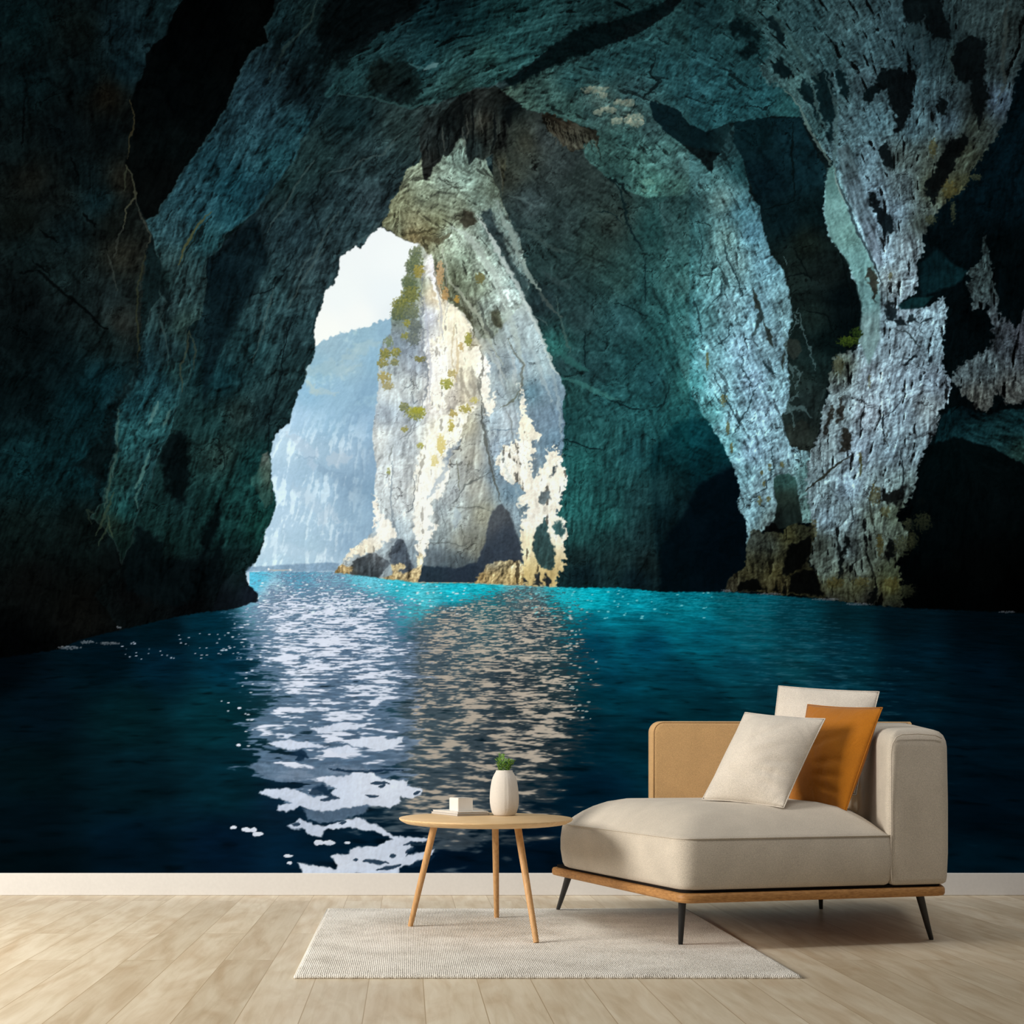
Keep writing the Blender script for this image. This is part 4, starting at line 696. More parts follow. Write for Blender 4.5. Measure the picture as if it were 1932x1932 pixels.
    # shaded arch over it
    m.area(ARCH, [(780, 330, 128, 138, 118), (800, 370, 128, 138, 118), (760, 380, 116, 118, 92), (740, 410, 112, 112, 84), (780, 420, 140, 138, 108), (750, 430, 96, 98, 78), (780, 445, 128, 112, 76), (810, 440, 100, 92, 62), (840, 340, 128, 144, 132), (870, 300, 104, 124, 116), (880, 340, 118, 138, 128), (860, 390, 140, 152, 132), (830, 420, 110, 112, 84), (900, 380, 96, 112, 102), (930, 360, 78, 88, 76), (850, 440, 150, 164, 148), (880, 450, 164, 178, 166),
                  (870, 410, 84, 84, 66), (910, 420, 150, 166, 156), (925, 430, 70, 88, 90), (950, 420, 120, 138, 132), (880, 490, 124, 138, 122), (910, 490, 172, 186, 174), (950, 480, 92, 108, 104), (965, 490, 120, 138, 136), (940, 520, 180, 194, 188), (870, 540, 92, 100, 82), (900, 540, 118, 128, 108), (850, 520, 104, 112, 92), (840, 540, 108, 108, 82), (960, 560, 184, 198, 196), (880, 580, 108, 110, 92), (920, 580, 132, 144, 138), (890, 610, 104, 106, 92), (975, 440, 84, 100, 100), (985, 530, 60, 80, 82)],
           rough=(3, 3.2), gain=1.2, grain=.13, fb=.14, flow=.18, emb=.28, pit=.45, web=.16, crack=.5, rim=(2, (176, 170, 130), .2))
    # stalactites at the crown
    m.area([(793, 285), (796, 311), (798, 339), (804, 341), (812, 336), (816, 316), (829, 305), (834, 292), (839, 296), (845, 295), (855, 282), (860, 269), (868, 261), (874, 240), (880, 285), (884, 312), (897, 300), (912, 303), (930, 290), (946, 330), (948, 372), (953, 330), (958, 220), (985, 200), (935, 164), (890, 170), (868, 181), (842, 207), (803, 225), (792, 250)],
           [(810, 250, 44, 54, 54), (800, 300, 42, 46, 44), (806, 330, 36, 38, 36), (830, 260, 34, 42, 42), (850, 230, 22, 30, 30), (868, 200, 16, 20, 20), (885, 200, 46, 54, 52), (910, 230, 58, 58, 50), (905, 190, 34, 38, 36), (935, 250, 48, 54, 50), (890, 280, 34, 46, 46), (940, 190, 22, 26, 24), (945, 330, 74, 76, 60), (965, 210, 10, 18, 20)],
           soft=1.5, rough=(2, 2), grain=.14, fb=.25, flow=.4, emb=.3, web=.4, crack=.2, rim=(1.4, (84, 92, 88), .3))
    for p, w in [([(868, 180), (872, 220), (868, 262)], 4), ([(845, 215), (848, 260), (842, 290)], 2), ([(930, 210), (935, 260), (925, 290)], 3), ([(890, 180), (895, 240), (888, 300)], 2), ([(808, 250), (806, 300)], 1.5), ([(826, 240), (826, 300)], 1.6), ([(956, 210), (962, 240)], 6)]:
        m.line(p, w, (12, 17, 18), .75, (3, 2))
    for p in [[(880, 215), (884, 245), (880, 262)], [(872, 240), (876, 280)], [(836, 240), (838, 285)], [(905, 205), (912, 250)], [(940, 300), (948, 350)]]:
        m.line(p, 2, (104, 108, 100), .5, (3, 2))
    m.area([(905, 400), (925, 395), (945, 440), (962, 480), (985, 520), (1000, 560), (1010, 590), (985, 560), (960, 510), (940, 470)], [(930, 420, 46, 62, 66), (960, 490, 56, 74, 76), (1000, 570, 48, 70, 72)], soft=3, rough=(5, 4), amt=.85, flow=.2)
    m.line([(935, 380), (955, 420), (972, 460), (990, 500), (1004, 535), (1020, 550)], 5, (148, 164, 158), .75, (5, 5)); m.line([(900, 405), (922, 440), (942, 478), (962, 515), (985, 560), (1005, 600), (1025, 650), (1050, 705)], 5, (206, 216, 214), .7, (4, 4))
    m.area([(872, 398), (890, 400), (900, 420), (880, 432), (868, 420)], (70, 68, 56), soft=3, rough=(5, 4)); m.area([(925, 590), (940, 585), (950, 610), (945, 625), (930, 615)], (86, 88, 72), soft=3, rough=(4, 3))
    for p, w, c, a in [([(850, 430), (880, 440), (905, 470), (930, 520), (950, 570), (975, 640), (988, 700)], 9, (188, 200, 194), .55), ([(835, 470), (850, 530), (880, 570), (905, 600), (925, 650), (950, 690)], 4, (186, 192, 176), .6), ([(880, 600), (905, 640), (930, 680), (960, 720)], 4, (196, 202, 196), .5), ([(800, 450), (830, 455), (850, 440)], 5, (80, 72, 50), .6), ([(760, 445), (800, 440), (840, 425)], 3, (70, 66, 46), .6),
                       ([(830, 500), (850, 560), (885, 595), (895, 640)], 3, (74, 74, 54), .6), ([(905, 570), (915, 620), (935, 650)], 4, (78, 84, 80), .6), ([(960, 640), (985, 690), (985, 720), (975, 760)], 3, (104, 104, 90), .6), ([(940, 770), (965, 760), (980, 735)], 2.2, (110, 114, 98), .7), ([(800, 345), (830, 360), (860, 355), (900, 375)], 2.5, (82, 90, 78), .5), ([(830, 305), (860, 310), (885, 330)], 3, (88, 100, 92), .5)]:
        m.line(p, w, c, a, (5, 3))
    # bright sun on the middle face
    for pts in [[(806, 480), (812, 478), (820, 520), (832, 560), (838, 590), (850, 575), (870, 590), (886, 620), (884, 660), (905, 650), (912, 690), (906, 720), (900, 700), (880, 690), (868, 700), (850, 740), (835, 770), (812, 770), (806, 700), (812, 640), (822, 640), (834, 630), (830, 600), (820, 560), (810, 520)],
                [(848, 777), (870, 765), (900, 765), (886, 785), (876, 800), (873, 818), (856, 850), (848, 882), (846, 901), (832, 938), (812, 950), (818, 962), (806, 980), (828, 990), (812, 1012), (806, 1036), (796, 1056), (784, 1030), (781, 980), (783, 930), (787, 880), (800, 830), (822, 798)],
                [(911, 672), (925, 690), (925, 720), (918, 760), (935, 740), (930, 780), (918, 785), (908, 750), (906, 723)], [(980, 720), (985, 740), (992, 770), (984, 775)], [(711, 1010), (722, 965), (738, 985), (748, 1010), (735, 1020), (720, 1028), (706, 1048), (690, 1042), (664, 1050), (650, 1062), (657, 1042), (692, 1015)], [(706, 1000), (702, 930), (712, 950), (722, 968)]]:
        m.area(pts, [(815, 500, 236, 234, 240), (850, 600, 248, 238, 216), (820, 700, 252, 248, 244), (880, 700, 248, 238, 216), (830, 820, 255, 250, 236), (800, 950, 255, 252, 246), (920, 700, 250, 246, 240), (720, 1000, 250, 246, 240), (680, 1040, 240, 230, 212)], soft=2, rough=(5, 7), gain=1.04, grain=.04, fb=.03, flow=.05, emb=.05, pit=.3, crack=.25)
    m.area([(981, 750), (985, 765), (995, 783), (1006, 793), (1008, 808), (1022, 818), (1018, 832), (1006, 830), (1008, 863), (997, 870), (1006, 884), (1004, 909), (1016, 901), (1018, 878), (1028, 872), (1033, 845), (1037, 853), (1045, 842), (1049, 853), (1062, 857), (1057, 876), (1067, 895), (1062, 936), (1051, 973), (1060, 980), (1068, 990), (1070, 1006), (1062, 1029), (1064, 1077),
            (1051, 1083), (1049, 1108), (987, 1105), (985, 1060), (979, 1019), (981, 992), (995, 967), (993, 950), (979, 961), (977, 942), (987, 932), (981, 913), (960, 909), (944, 888), (936, 867), (946, 859), (944, 847), (952, 841), (979, 830)],
           [(990, 800, 255, 246, 226), (1000, 860, 255, 248, 234), (970, 870, 255, 248, 236), (1030, 930, 255, 248, 236), (1050, 880, 255, 246, 230), (1010, 980, 255, 249, 240), (1055, 1000, 252, 244, 228), (990, 1040, 250, 238, 206), (1010, 1065, 232, 212, 158), (990, 1085, 220, 194, 132), (1030, 1090, 210, 182, 122)],
           soft=1.5, rough=(5, 8), gain=1.05, grain=.06, fb=.03, flow=.05, emb=.05, pit=.5, web=.14, crack=.2)
    for pts, c in [([(1008, 1008), (1020, 990), (1030, 975), (1036, 1000), (1045, 1040), (1048, 1070), (1038, 1078), (1022, 1072), (1010, 1050), (1004, 1030)], (52, 84, 88)), ([(1045, 985), (1060, 984), (1066, 1000), (1060, 1012), (1046, 1008)], (56, 100, 104)), ([(1040, 885), (1050, 878), (1046, 892), (1036, 900)], (84, 100, 110)), ([(1020, 930), (1036, 925), (1040, 940), (1024, 950), (1014, 945)], (100, 112, 118)), ([(976, 962), (992, 952), (990, 970), (980, 975)], (110, 130, 142)),
                   ([(955, 1100), (965, 1090), (976, 1090), (978, 1100)], (40, 44, 52)), ([(985, 1100), (990, 1090), (998, 1100)], (34, 40, 48)), ([(1008, 1102), (1012, 1085), (1020, 1080), (1022, 1104)], (36, 44, 50)), ([(1026, 1104), (1030, 1082), (1040, 1096), (1036, 1106)], (36, 46, 52)), ([(966, 1075), (982, 1070), (984, 1080), (972, 1082)], (74, 74, 72))]:
        m.area(pts, c, soft=2, rough=(3, 4), amt=.95, fb=.15, crack=.1)
    # dark cave under it and the boulders
    m.area([(946, 951), (962, 969), (970, 998), (981, 1029), (987, 1060), (940, 1066), (908, 1085), (890, 1101), (786, 1100), (788, 1078), (800, 1066), (860, 1072), (900, 1060), (916, 1027), (918, 998), (927, 965)], [(945, 970, 92, 98, 106), (930, 990, 94, 100, 108), (950, 1010, 66, 78, 94), (940, 1040, 62, 74, 90), (880, 1085, 50, 64, 82), (810, 1085, 48, 66, 82)], soft=2.5, rough=(2, 2), fb=.06, flow=0, emb=.08, crack=.15)
    m.area([(892, 1101), (900, 1090), (913, 1077), (920, 1065), (940, 1058), (960, 1057), (979, 1058), (986, 1066), (990, 1104), (952, 1104)], [(905, 1090, 196, 164, 110), (930, 1066, 120, 120, 112), (950, 1064, 226, 210, 168), (960, 1080, 214, 188, 130), (930, 1085, 206, 178, 122), (975, 1070, 200, 184, 150), (980, 1095, 190, 160, 104)], rough=(2, 3), grain=.2, fb=.12, emb=.35, pit=.6)
    m.area([(647, 1096), (660, 1088), (668, 1060), (690, 1045), (705, 1042), (720, 1050), (735, 1062), (738, 1035), (748, 1016), (760, 1020), (768, 1035), (775, 1060), (780, 1078), (770, 1078), (745, 1086), (735, 1064), (715, 1092), (700, 1098)], [(680, 1070, 82, 92, 102), (715, 1040, 130, 136, 144), (750, 1045, 84, 96, 112), (690, 1090, 70, 80, 90), (660, 1085, 84, 80, 70)], soft=2, rough=(3, 3), fb=.1, emb=.2)
    m.area([(620, 1094), (633, 1079), (645, 1062), (656, 1068), (668, 1072), (655, 1090), (648, 1097)], [(630, 1088, 150, 122, 74), (650, 1070, 196, 170, 124)], rough=(2, 3), grain=.3, pit=.5)
    m.area([(707, 1099), (730, 1088), (740, 1080), (736, 1066), (760, 1064), (765, 1070), (748, 1078), (765, 1082), (785, 1070), (792, 1040), (800, 1045), (794, 1080), (788, 1100)], [(730, 1092, 200, 172, 120), (750, 1070, 196, 178, 140), (780, 1085, 212, 188, 142), (795, 1050, 236, 222, 190)], rough=(3, 3), grain=.25, pit=.5, emb=.25)
    m.line([(647, 1096), (700, 1098), (790, 1100), (892, 1101), (950, 1104), (1050, 1108)], 1.6, (232, 214, 176), .7, (1, 1), False)
    # joints
    for p, w, c, a in [([(908, 765), (912, 800), (922, 860), (935, 912), (944, 948)], 3, (96, 98, 92), .75), ([(925, 965), (905, 955), (868, 958), (850, 955)], 1.6, (104, 108, 102), .6), ([(850, 952), (862, 940), (878, 915), (900, 905), (930, 890)], 2, (98, 104, 104), .6), ([(782, 905), (782, 930), (778, 960), (768, 966), (760, 964)], 1.6, (112, 120, 128), .7), ([(738, 870), (742, 890), (736, 940), (742, 985), (752, 1012)], 1.8, (128, 142, 156), .6), ([(765, 840), (790, 790), (800, 760)], 1.5, (128, 136, 146), .5), ([(752, 830), (770, 820), (780, 800)], 1.6, (128, 136, 142), .6),
                       ([(776, 740), (782, 760), (790, 755)], 1.6, (126, 138, 148), .7), ([(756, 740), (776, 725), (774, 700)], 1.4, (120, 130, 140), .6), ([(782, 690), (784, 720), (790, 742)], 1.4, (136, 140, 148), .6), ([(740, 840), (735, 870)], 1.6, (124, 128, 124), .6), ([(862, 870), (866, 900), (866, 925)], 1.6, (120, 122, 100), .7), ([(885, 870), (882, 890)], 1.2, (112, 112, 96), .7), ([(830, 960), (840, 990), (835, 1010)], 1.6, (120, 130, 134), .6), ([(800, 1028), (850, 1024), (880, 1030)], 1.6, (96, 104, 104), .6), ([(872, 1030), (876, 1010), (870, 990)], 1.4, (104, 106, 98), .6),
                       ([(925, 810), (945, 812), (975, 810)], 1.3, (110, 132, 150), .7), ([(938, 812), (930, 840), (960, 830)], 1.2, (118, 138, 156), .6), ([(955, 770), (965, 800), (968, 830)], 1.6, (130, 134, 128), .5), ([(840, 500), (845, 560), (840, 620)], 1.2, (150, 150, 160), .5), ([(800, 560), (806, 620), (812, 690), (812, 760)], 3, (178, 182, 200), .5), ([(824, 540), (832, 590), (836, 640)], 3, (176, 178, 192), .5), ([(858, 610), (852, 660), (860, 720)], 2, (196, 176, 140), .5), ([(862, 640), (865, 680), (862, 720)], 3.5, (196, 164, 110), .4)]:
        m.line(p, w, c, a, (3, 2))
    for p, w, c, a in [([(850, 850), (840, 880), (825, 910), (810, 940)], 6, (158, 178, 200), .55), ([(868, 830), (855, 850), (846, 870)], 5, (120, 140, 166), .5), ([(815, 990), (805, 1000)], 4, (150, 170, 190), .5), ([(860, 955), (862, 980), (858, 1000)], 8, (176, 196, 216), .4)]:
        m.line(p, w, c, a, (5, 5))
    for p, w, c, a in [([(797, 530), (795, 590), (800, 660), (808, 730), (800, 770)], 3, (120, 128, 140), .55), ([(838, 575), (826, 540), (816, 500)], 2.5, (120, 112, 96), .6), ([(905, 655), (913, 700), (905, 740), (914, 780)], 2.6, (116, 116, 110), .7), ([(885, 620), (888, 650), (900, 652)], 2.5, (120, 110, 84), .6), ([(870, 700), (876, 730), (886, 750)], 5, (168, 160, 144), .6), ([(890, 690), (898, 720), (896, 750)], 5, (164, 156, 142), .55), ([(850, 715), (846, 740), (836, 765)], 3, (196, 190, 180), .6),
                       ([(930, 660), (944, 700), (950, 740)], 3, (206, 214, 216), .5), ([(955, 640), (970, 690), (975, 730)], 3, (206, 214, 216), .5), ([(1000, 640), (1020, 700), (1040, 760)], 4, (188, 204, 210), .5), ([(1020, 660), (1046, 720), (1056, 780), (1060, 830)], 4, (178, 198, 206), .5), ([(940, 830), (955, 880), (975, 930), (985, 980)], 3, (176, 196, 206), .4), ([(912, 790), (926, 850), (940, 905)], 2.4, (96, 104, 108), .6)]:
        m.line(p, w, c, a, (5, 4))
    # plants on the pillar
    dk, lt = (66, 86, 62), (172, 168, 74)
    for x, y, rx, ry, a, b in [(784, 476, 14, 12, (84, 100, 88), (150, 156, 112)), (782, 500, 18, 22, (74, 92, 80), (138, 146, 96)), (790, 512, 12, 14, (140, 130, 60), (196, 178, 92)), (772, 534, 16, 16, (74, 94, 82), (136, 144, 92)), (775, 556, 20, 18, (90, 100, 64), (164, 160, 84)), (758, 575, 22, 16, (84, 98, 60), (172, 166, 84)), (752, 592, 18, 14, (78, 94, 84), (150, 152, 88)), (775, 590, 18, 20, (90, 104, 100), (150, 154, 110)), (782, 618, 14, 18, (92, 104, 112), (140, 146, 130)),
                               (767, 610, 8, 8, (130, 132, 60), (186, 176, 84)), (765, 634, 10, 8, (118, 128, 74), (180, 172, 92)), (780, 640, 14, 16, (96, 108, 114), (142, 148, 132)), (733, 645, 10, 12, (110, 130, 110), (160, 168, 120)), (727, 668, 12, 12, (104, 112, 60), (186, 172, 76)), (747, 665, 12, 10, (110, 116, 70), (196, 184, 84)), (722, 685, 12, 10, (120, 122, 70), (182, 170, 90)), (745, 684, 10, 8, (108, 116, 90), (168, 162, 96)), (792, 678, 12, 7, (110, 112, 66), (160, 152, 84)), (725, 712, 14, 12, (150, 140, 90), (206, 186, 110)), (732, 728, 12, 10, (150, 146, 110), (198, 182, 120)),
                               (762, 768, 12, 10, (110, 120, 86), (164, 164, 108)), (785, 780, 22, 14, (120, 128, 70), (206, 200, 88)), (788, 774, 14, 8, (150, 152, 60), (200, 196, 70)), (764, 810, 8, 6, (140, 140, 80), (190, 180, 100)), (793, 841, 8, 6, (150, 150, 80), (206, 200, 96)), (733, 890, 4, 8, (140, 146, 84), (180, 180, 100)), (843, 724, 14, 12, (120, 130, 50), (206, 196, 90)), (852, 705, 10, 9, (170, 156, 100), (214, 196, 130)), (878, 772, 14, 9, (140, 134, 60), (214, 198, 110)), (855, 780, 10, 8, (160, 142, 80), (220, 200, 120)), (851, 803, 7, 12, (170, 158, 70), (224, 208, 110)),
                               (832, 838, 10, 22, (222, 200, 110), (240, 226, 160)), (820, 870, 8, 14, (226, 208, 130), (244, 232, 180)), (884, 640, 8, 14, (130, 136, 60), (190, 180, 80)), (870, 655, 6, 10, (200, 170, 110), (214, 190, 130)), (862, 565, 6, 8, (180, 140, 60), (206, 170, 90)), (830, 520, 8, 30, (190, 150, 100), (220, 190, 150)), (840, 555, 8, 14, (184, 140, 80), (214, 180, 130)), (905, 525, 10, 12, (110, 104, 60), (140, 134, 84)), (895, 755, 10, 6, (190, 180, 100), (226, 214, 140))]:
        m.bush(x, y, rx * 1.1, ry * 1.1, (a, b), .85, int(x) % 7, 5)
    m.img = 255 * (np.clip(m.img, 0, 255) / 255) ** 1.14
    lum = m.img.mean(-1, keepdims=True); m.img = (m.img + (lum - m.img) * .12) * np.array([1., 1., .97], F)
    water(m)
    m.area([(464, 1084), (468, 1104), (478, 1110), (487, 1122), (487, 1135), (471, 1139), (450, 1146), (430, 1150), (400, 1152), (420, 1100), (440, 1084)], [(470, 1120, 16, 22, 30), (430, 1130, 9, 14, 18), (450, 1095, 14, 26, 28)], rough=(1, 2), fb=.2, crack=.2)
    return np.clip(m.img, 0, 255)


def water(m):
    X, Y = m.X, m.Y
    shore = np.interp(X, [-150, 0, 109, 155, 336, 388, 440, 470, 471, 620, 790, 892, 952, 1049, 1100, 1173, 1245, 1365, 1440, 1556, 1629, 1706, 1932, 2060],
                      [1252, 1242, 1226, 1206, 1163, 1155, 1149, 1139, 1079, 1079, 1100, 1101, 1104, 1108, 1109, 1109, 1117, 1117, 1121, 1131, 1141, 1147, 1157, 1160]).astype(F)
    j0 = int(np.searchsorted(m.ys, 1070)); sl = (slice(j0, m.h), slice(0, m.w))
    X, Y, shore = X[sl], Y[sl], shore[sl]
    wm = sm(-1.5, 1.5, Y - shore - 1.5 * m.f1[sl])
    left = sm(487, 480, X); wm = np.where((Y < 1136) & (X < 487 - np.clip((1136 - Y) * .0, 0, 0)) & (Y < shore), 0, wm)
    # waves in perspective
    q = np.maximum(Y - 1066, 6.)
    u = (X - 800) / q ** .8; v = -(1 / .42) * q ** -.42
    ws = .3 * perlin(u * 1.2, v * 100, 80)
    w1 = fbm(u * 1.5 + ws, v * 340, 3, 81, .5)
    w2 = fbm(u * 3.4 + 3 + ws, v * 760, 3, 85, .55)
    w3 = fbm(u * .7, v * 105, 2, 89)
    base = m.field([(0, 1260, 1, 5, 9), (60, 1350, 2, 13, 22), (60, 1450, 2, 14, 20), (60, 1560, 2, 12, 20), (60, 1640, 1, 10, 16), (200, 1240, 1, 14, 22), (300, 1190, 1, 18, 26), (400, 1180, 2, 38, 52), (300, 1250, 2, 26, 40), (420, 1250, 3, 42, 60), (250, 1350, 3, 26, 34), (400, 1350, 4, 40, 52), (250, 1480, 3, 22, 32), (420, 1480, 4, 34, 48), (250, 1600, 2, 18, 32), (420, 1600, 3, 22, 42), (560, 1600, 4, 28, 50),
                    (480, 1090, 90, 190, 220), (560, 1088, 110, 196, 228), (620, 1110, 150, 212, 236), (520, 1120, 186, 222, 240), (690, 1108, 110, 206, 226), (700, 1130, 100, 200, 220), (760, 1112, 60, 192, 210), (800, 1130, 80, 200, 214), (860, 1120, 30, 190, 208), (920, 1130, 22, 190, 206), (980, 1118, 110, 200, 208), (1000, 1140, 150, 206, 210), (1060, 1130, 30, 190, 204), (1120, 1125, 8, 180, 196), (1100, 1145, 20, 186, 200), (1200, 1138, 10, 160, 178), (1180, 1120, 6, 140, 158), (1290, 1128, 6, 120, 136), (1300, 1145, 10, 140, 156), (1380, 1135, 8, 96, 108), (1420, 1150, 8, 100, 114),
                    (700, 1160, 60, 130, 160), (850, 1165, 60, 120, 140), (1000, 1170, 70, 120, 140), (1110, 1170, 4, 100, 120), (1200, 1170, 4, 104, 122), (1300, 1170, 4, 110, 126), (1120, 1220, 3, 70, 92), (1220, 1220, 2, 72, 94), (1320, 1200, 4, 94, 112), (1420, 1200, 10, 92, 106), (1500, 1170, 6, 66, 78), (1600, 1160, 6, 40, 48), (1700, 1170, 4, 24, 32), (1850, 1180, 2, 14, 20), (1930, 1200, 1, 14, 20), (1150, 1300, 2, 58, 78), (1280, 1290, 3, 58, 76), (1400, 1270, 8, 74, 92), (1500, 1250, 12, 78, 92), (1600, 1230, 6, 54, 68), (1720, 1250, 3, 34, 48), (1860, 1270, 2, 22, 34),
                    (1120, 1400, 2, 44, 64), (1220, 1380, 2, 46, 64), (1340, 1340, 3, 48, 64), (1450, 1320, 8, 60, 78), (1560, 1300, 8, 60, 78), (1700, 1340, 3, 36, 54), (1840, 1400, 2, 24, 38), (1120, 1500, 2, 34, 56), (1850, 1520, 2, 22, 36), (1850, 1640, 2, 30, 46), (1000, 1600, 2, 22, 42), (850, 1620, 2, 22, 44), (700, 1640, 2, 26, 48), (900, 1500, 8, 36, 58), (800, 1300, 40, 74, 96), (650, 1300, 50, 84, 112), (650, 1220, 70, 110, 144), (800, 1220, 60, 96, 116), (950, 1300, 24, 56, 74), (950, 1400, 16, 46, 66), (650, 1420, 30, 62, 90), (560, 1520, 10, 36, 60)], 4, sl)
    c = base * np.clip(1 + .16 * w1 + .10 * w2 + .2 * w3, .3, 2)[..., None]
    far = sm(1190, 1130, Y) * sm(470, 560, X) * sm(1500, 1300, X)
    c = c + (far * np.clip(w2, -1, 1.6) * 22)[..., None] * np.array([1, .9, .85], F)
    nr = sm(1200, 1360, Y)[..., None]; c = c * (1 + nr * np.array([.05, .02, -.06], F))
    # grey glints in the reflection of the right columns
    gm = water_mask(m, [(1150, 1330, 1560, 60), (1250, 1330, 1720, 120), (1320, 1360, 1760, 130), (1450, 1500, 1800, 160), (1660, 1600, 1800, 200)], Y, X)
    g = sm(.15, .9, w1 * .8 + .5 * w2 - .35 + .5 * gm) * sm(-1, .6, gm)
    c = c * (1 - .5 * g[..., None]) + np.array([62, 110, 124], F) * .5 * g[..., None]
    dkw = sm(.35, 1.1, -w1 + .3 * w3) * sm(1170, 1260, Y)
    c = c * (1 - .38 * dkw[..., None])
    # warm reflection of the sunlit pillar
    T = water_mask(m, [(1100, 960, 1060, 60), (1150, 800, 1075, 60), (1200, 770, 1080, 50), (1250, 750, 1090, 40), (1350, 740, 1100, 50), (1430, 720, 1085, 60), (1470, 740, 1070, 70), (1520, 690, 1040, 90), (1560, 700, 1010, 110), (1600, 760, 990, 200), (1660, 780, 960, 320)], Y, X)
    n = .75 * w1 + .5 * w2 + .35 * w3
    bias = np.interp(Y, [1080, 1130, 1160, 1300, 1420, 1480, 1560, 1620, 1660], [-.7, -.25, .15, .15, .14, .06, .0, -.45, -.6]).astype(F)
    t1 = sm(-.25, .25, n + .7 * T + bias - .1) * sm(-1.4, -.6, T); t2 = sm(-.1, .5, n + .3 * w2 + .5 * T + bias - .58) * sm(-1.4, -.5, T)
    k = sm(1100, 800, X)[..., None]
    tmid = np.array([84, 96, 104], F) * (.55 + .45 * k); tlit = np.array([226, 208, 186], F) * (1 - .1 * k)
    tmid = tmid * np.clip(1 + .22 * w2, .5, 1.5)[..., None]
    c = c * (1 - .75 * t1[..., None]) + tmid * .75 * t1[..., None]
    c = c * (1 - .9 * t2[..., None]) + tlit * .9 * t2[..., None]
    # white reflection of the sky
    S = water_mask(m, [(1100, 480, 700, 60), (1140, 470, 760, 60), (1160, 478, 740, 50), (1200, 482, 760, 50), (1250, 490, 775, 50), (1300, 492, 775, 50), (1350, 484, 755, 60), (1400, 480, 775, 55), (1450, 492, 770, 60), (1490, 510, 790, 60), (1530, 535, 715, 60), (1558, 550, 690, 60), (1578, 600, 640, 90), (1600, 650, 800, 70), (1630, 600, 800, 60), (1660, 570, 790, 60)], Y, X)
    sb = np.interp(Y, [1100, 1135, 1150, 1230, 1300, 1400, 1460, 1560, 1578, 1600, 1660], [-.5, .1, .25, .22, .10, .06, .02, -.9, -.9, -.9, -.9]).astype(F)
    edge = np.interp(Y, [1100, 1250, 1400, 1660], [.30, .22, .12, .07]).astype(F)
    n2 = .7 * w1 + .45 * w2 * np.interp(Y, [1150, 1400, 1600], [1.1, .8, .4]).astype(F) + .55 * w3
    s1 = sm(-edge, edge, n2 + .75 * S + sb - .12) * sm(-1.4, -.7, S); s2 = sm(-edge, edge, n2 + .62 * S + sb - .78) * sm(-1.4, -.5, S)
    nearw = sm(1440, 1500, Y)
    s2 = np.maximum(s2, nearw * sm(-edge, edge, n2 + .5 * S + sb - .46) * sm(-1.4, -.7, S))
    smid = np.array([98, 122, 148], F); swht = np.array([226, 233, 248], F)
    c = c * (1 - .85 * s1[..., None]) + smid * np.clip(1 + .2 * w2, .6, 1.4)[..., None] * .85 * s1[..., None]
    c = c * (1 - s2[..., None]) + (swht + 8 * w2[..., None]) * s2[..., None]
    # sparkles
    r = np.random.RandomState(11)
    for k in range(290):
        if k < 110: x, y, w, col = 480 + 400 * r.rand(), 1100 + 60 * r.rand(), 1.2 + 1.2 * r.rand(), (236, 248, 252)
        elif k < 170: x, y, w, col = 1000 + 360 * r.rand() ** 1.5, 1108 + 60 * r.rand(), 1 + 1.2 * r.rand(), (140, 232, 236)
        elif k < 198: x, y, w, col = 478 - 60 * r.rand() ** 2, 1150 + 260 * r.rand(), 1.2 + 1.4 * r.rand(), (222, 230, 244)
        elif k < 240: x, y, w, col = 1075 + 50 * r.rand() ** 2, 1150 + 220 * r.rand(), 1 + 1.4 * r.rand(), (226, 224, 214)
        else: x, y, w, col = 230 + 240 * r.rand(), 1195 + 50 * r.rand(), .9 + .8 * r.rand(), (170, 180, 196)
        a = np.searchsorted(m.xs, [x - 8, x + 8]); b = np.searchsorted(m.ys, [y - 4, y + 4]) - j0
        if b[0] < 0 or a[1] <= a[0]: continue
        ss = (slice(b[0], b[1]), slice(a[0], a[1]))
        e = sm(1.4, .5, np.hypot((X[ss] - x) / (w * 1.5), (Y[ss] - y) / (w * .62)))[..., None] * .85
        c[ss] = c[ss] * (1 - e) + np.array(col, F) * e
    m.img[sl] = m.img[sl] * (1 - wm[..., None]) + c * wm[..., None]
    # large bright patches near the bottom edge, with their dark slots
    wh = [(600, 1500, 214, 224, 242), (740, 1480, 228, 236, 250), (600, 1640, 226, 234, 248), (760, 1600, 216, 226, 244), (560, 1560, 200, 212, 232)]
    kw = dict(soft=1.8, rough=(5, 2.2), grain=.02, fb=.03, flow=0, emb=.03, crack=0)
    sl_ = dict(soft=2.5, rough=(6, 3), amt=.85, grain=.04, fb=.1, flow=0, emb=.05, crack=0)
    for pts in [[(461, 1443), (500, 1440), (560, 1448), (640, 1440), (700, 1440), (690, 1452), (640, 1462), (590, 1470), (540, 1474), (500, 1466), (480, 1456)], [(570, 1528), (640, 1526), (700, 1520), (690, 1536), (640, 1548), (585, 1548)]]:
        m.area(pts, (98, 120, 144), **sl_)
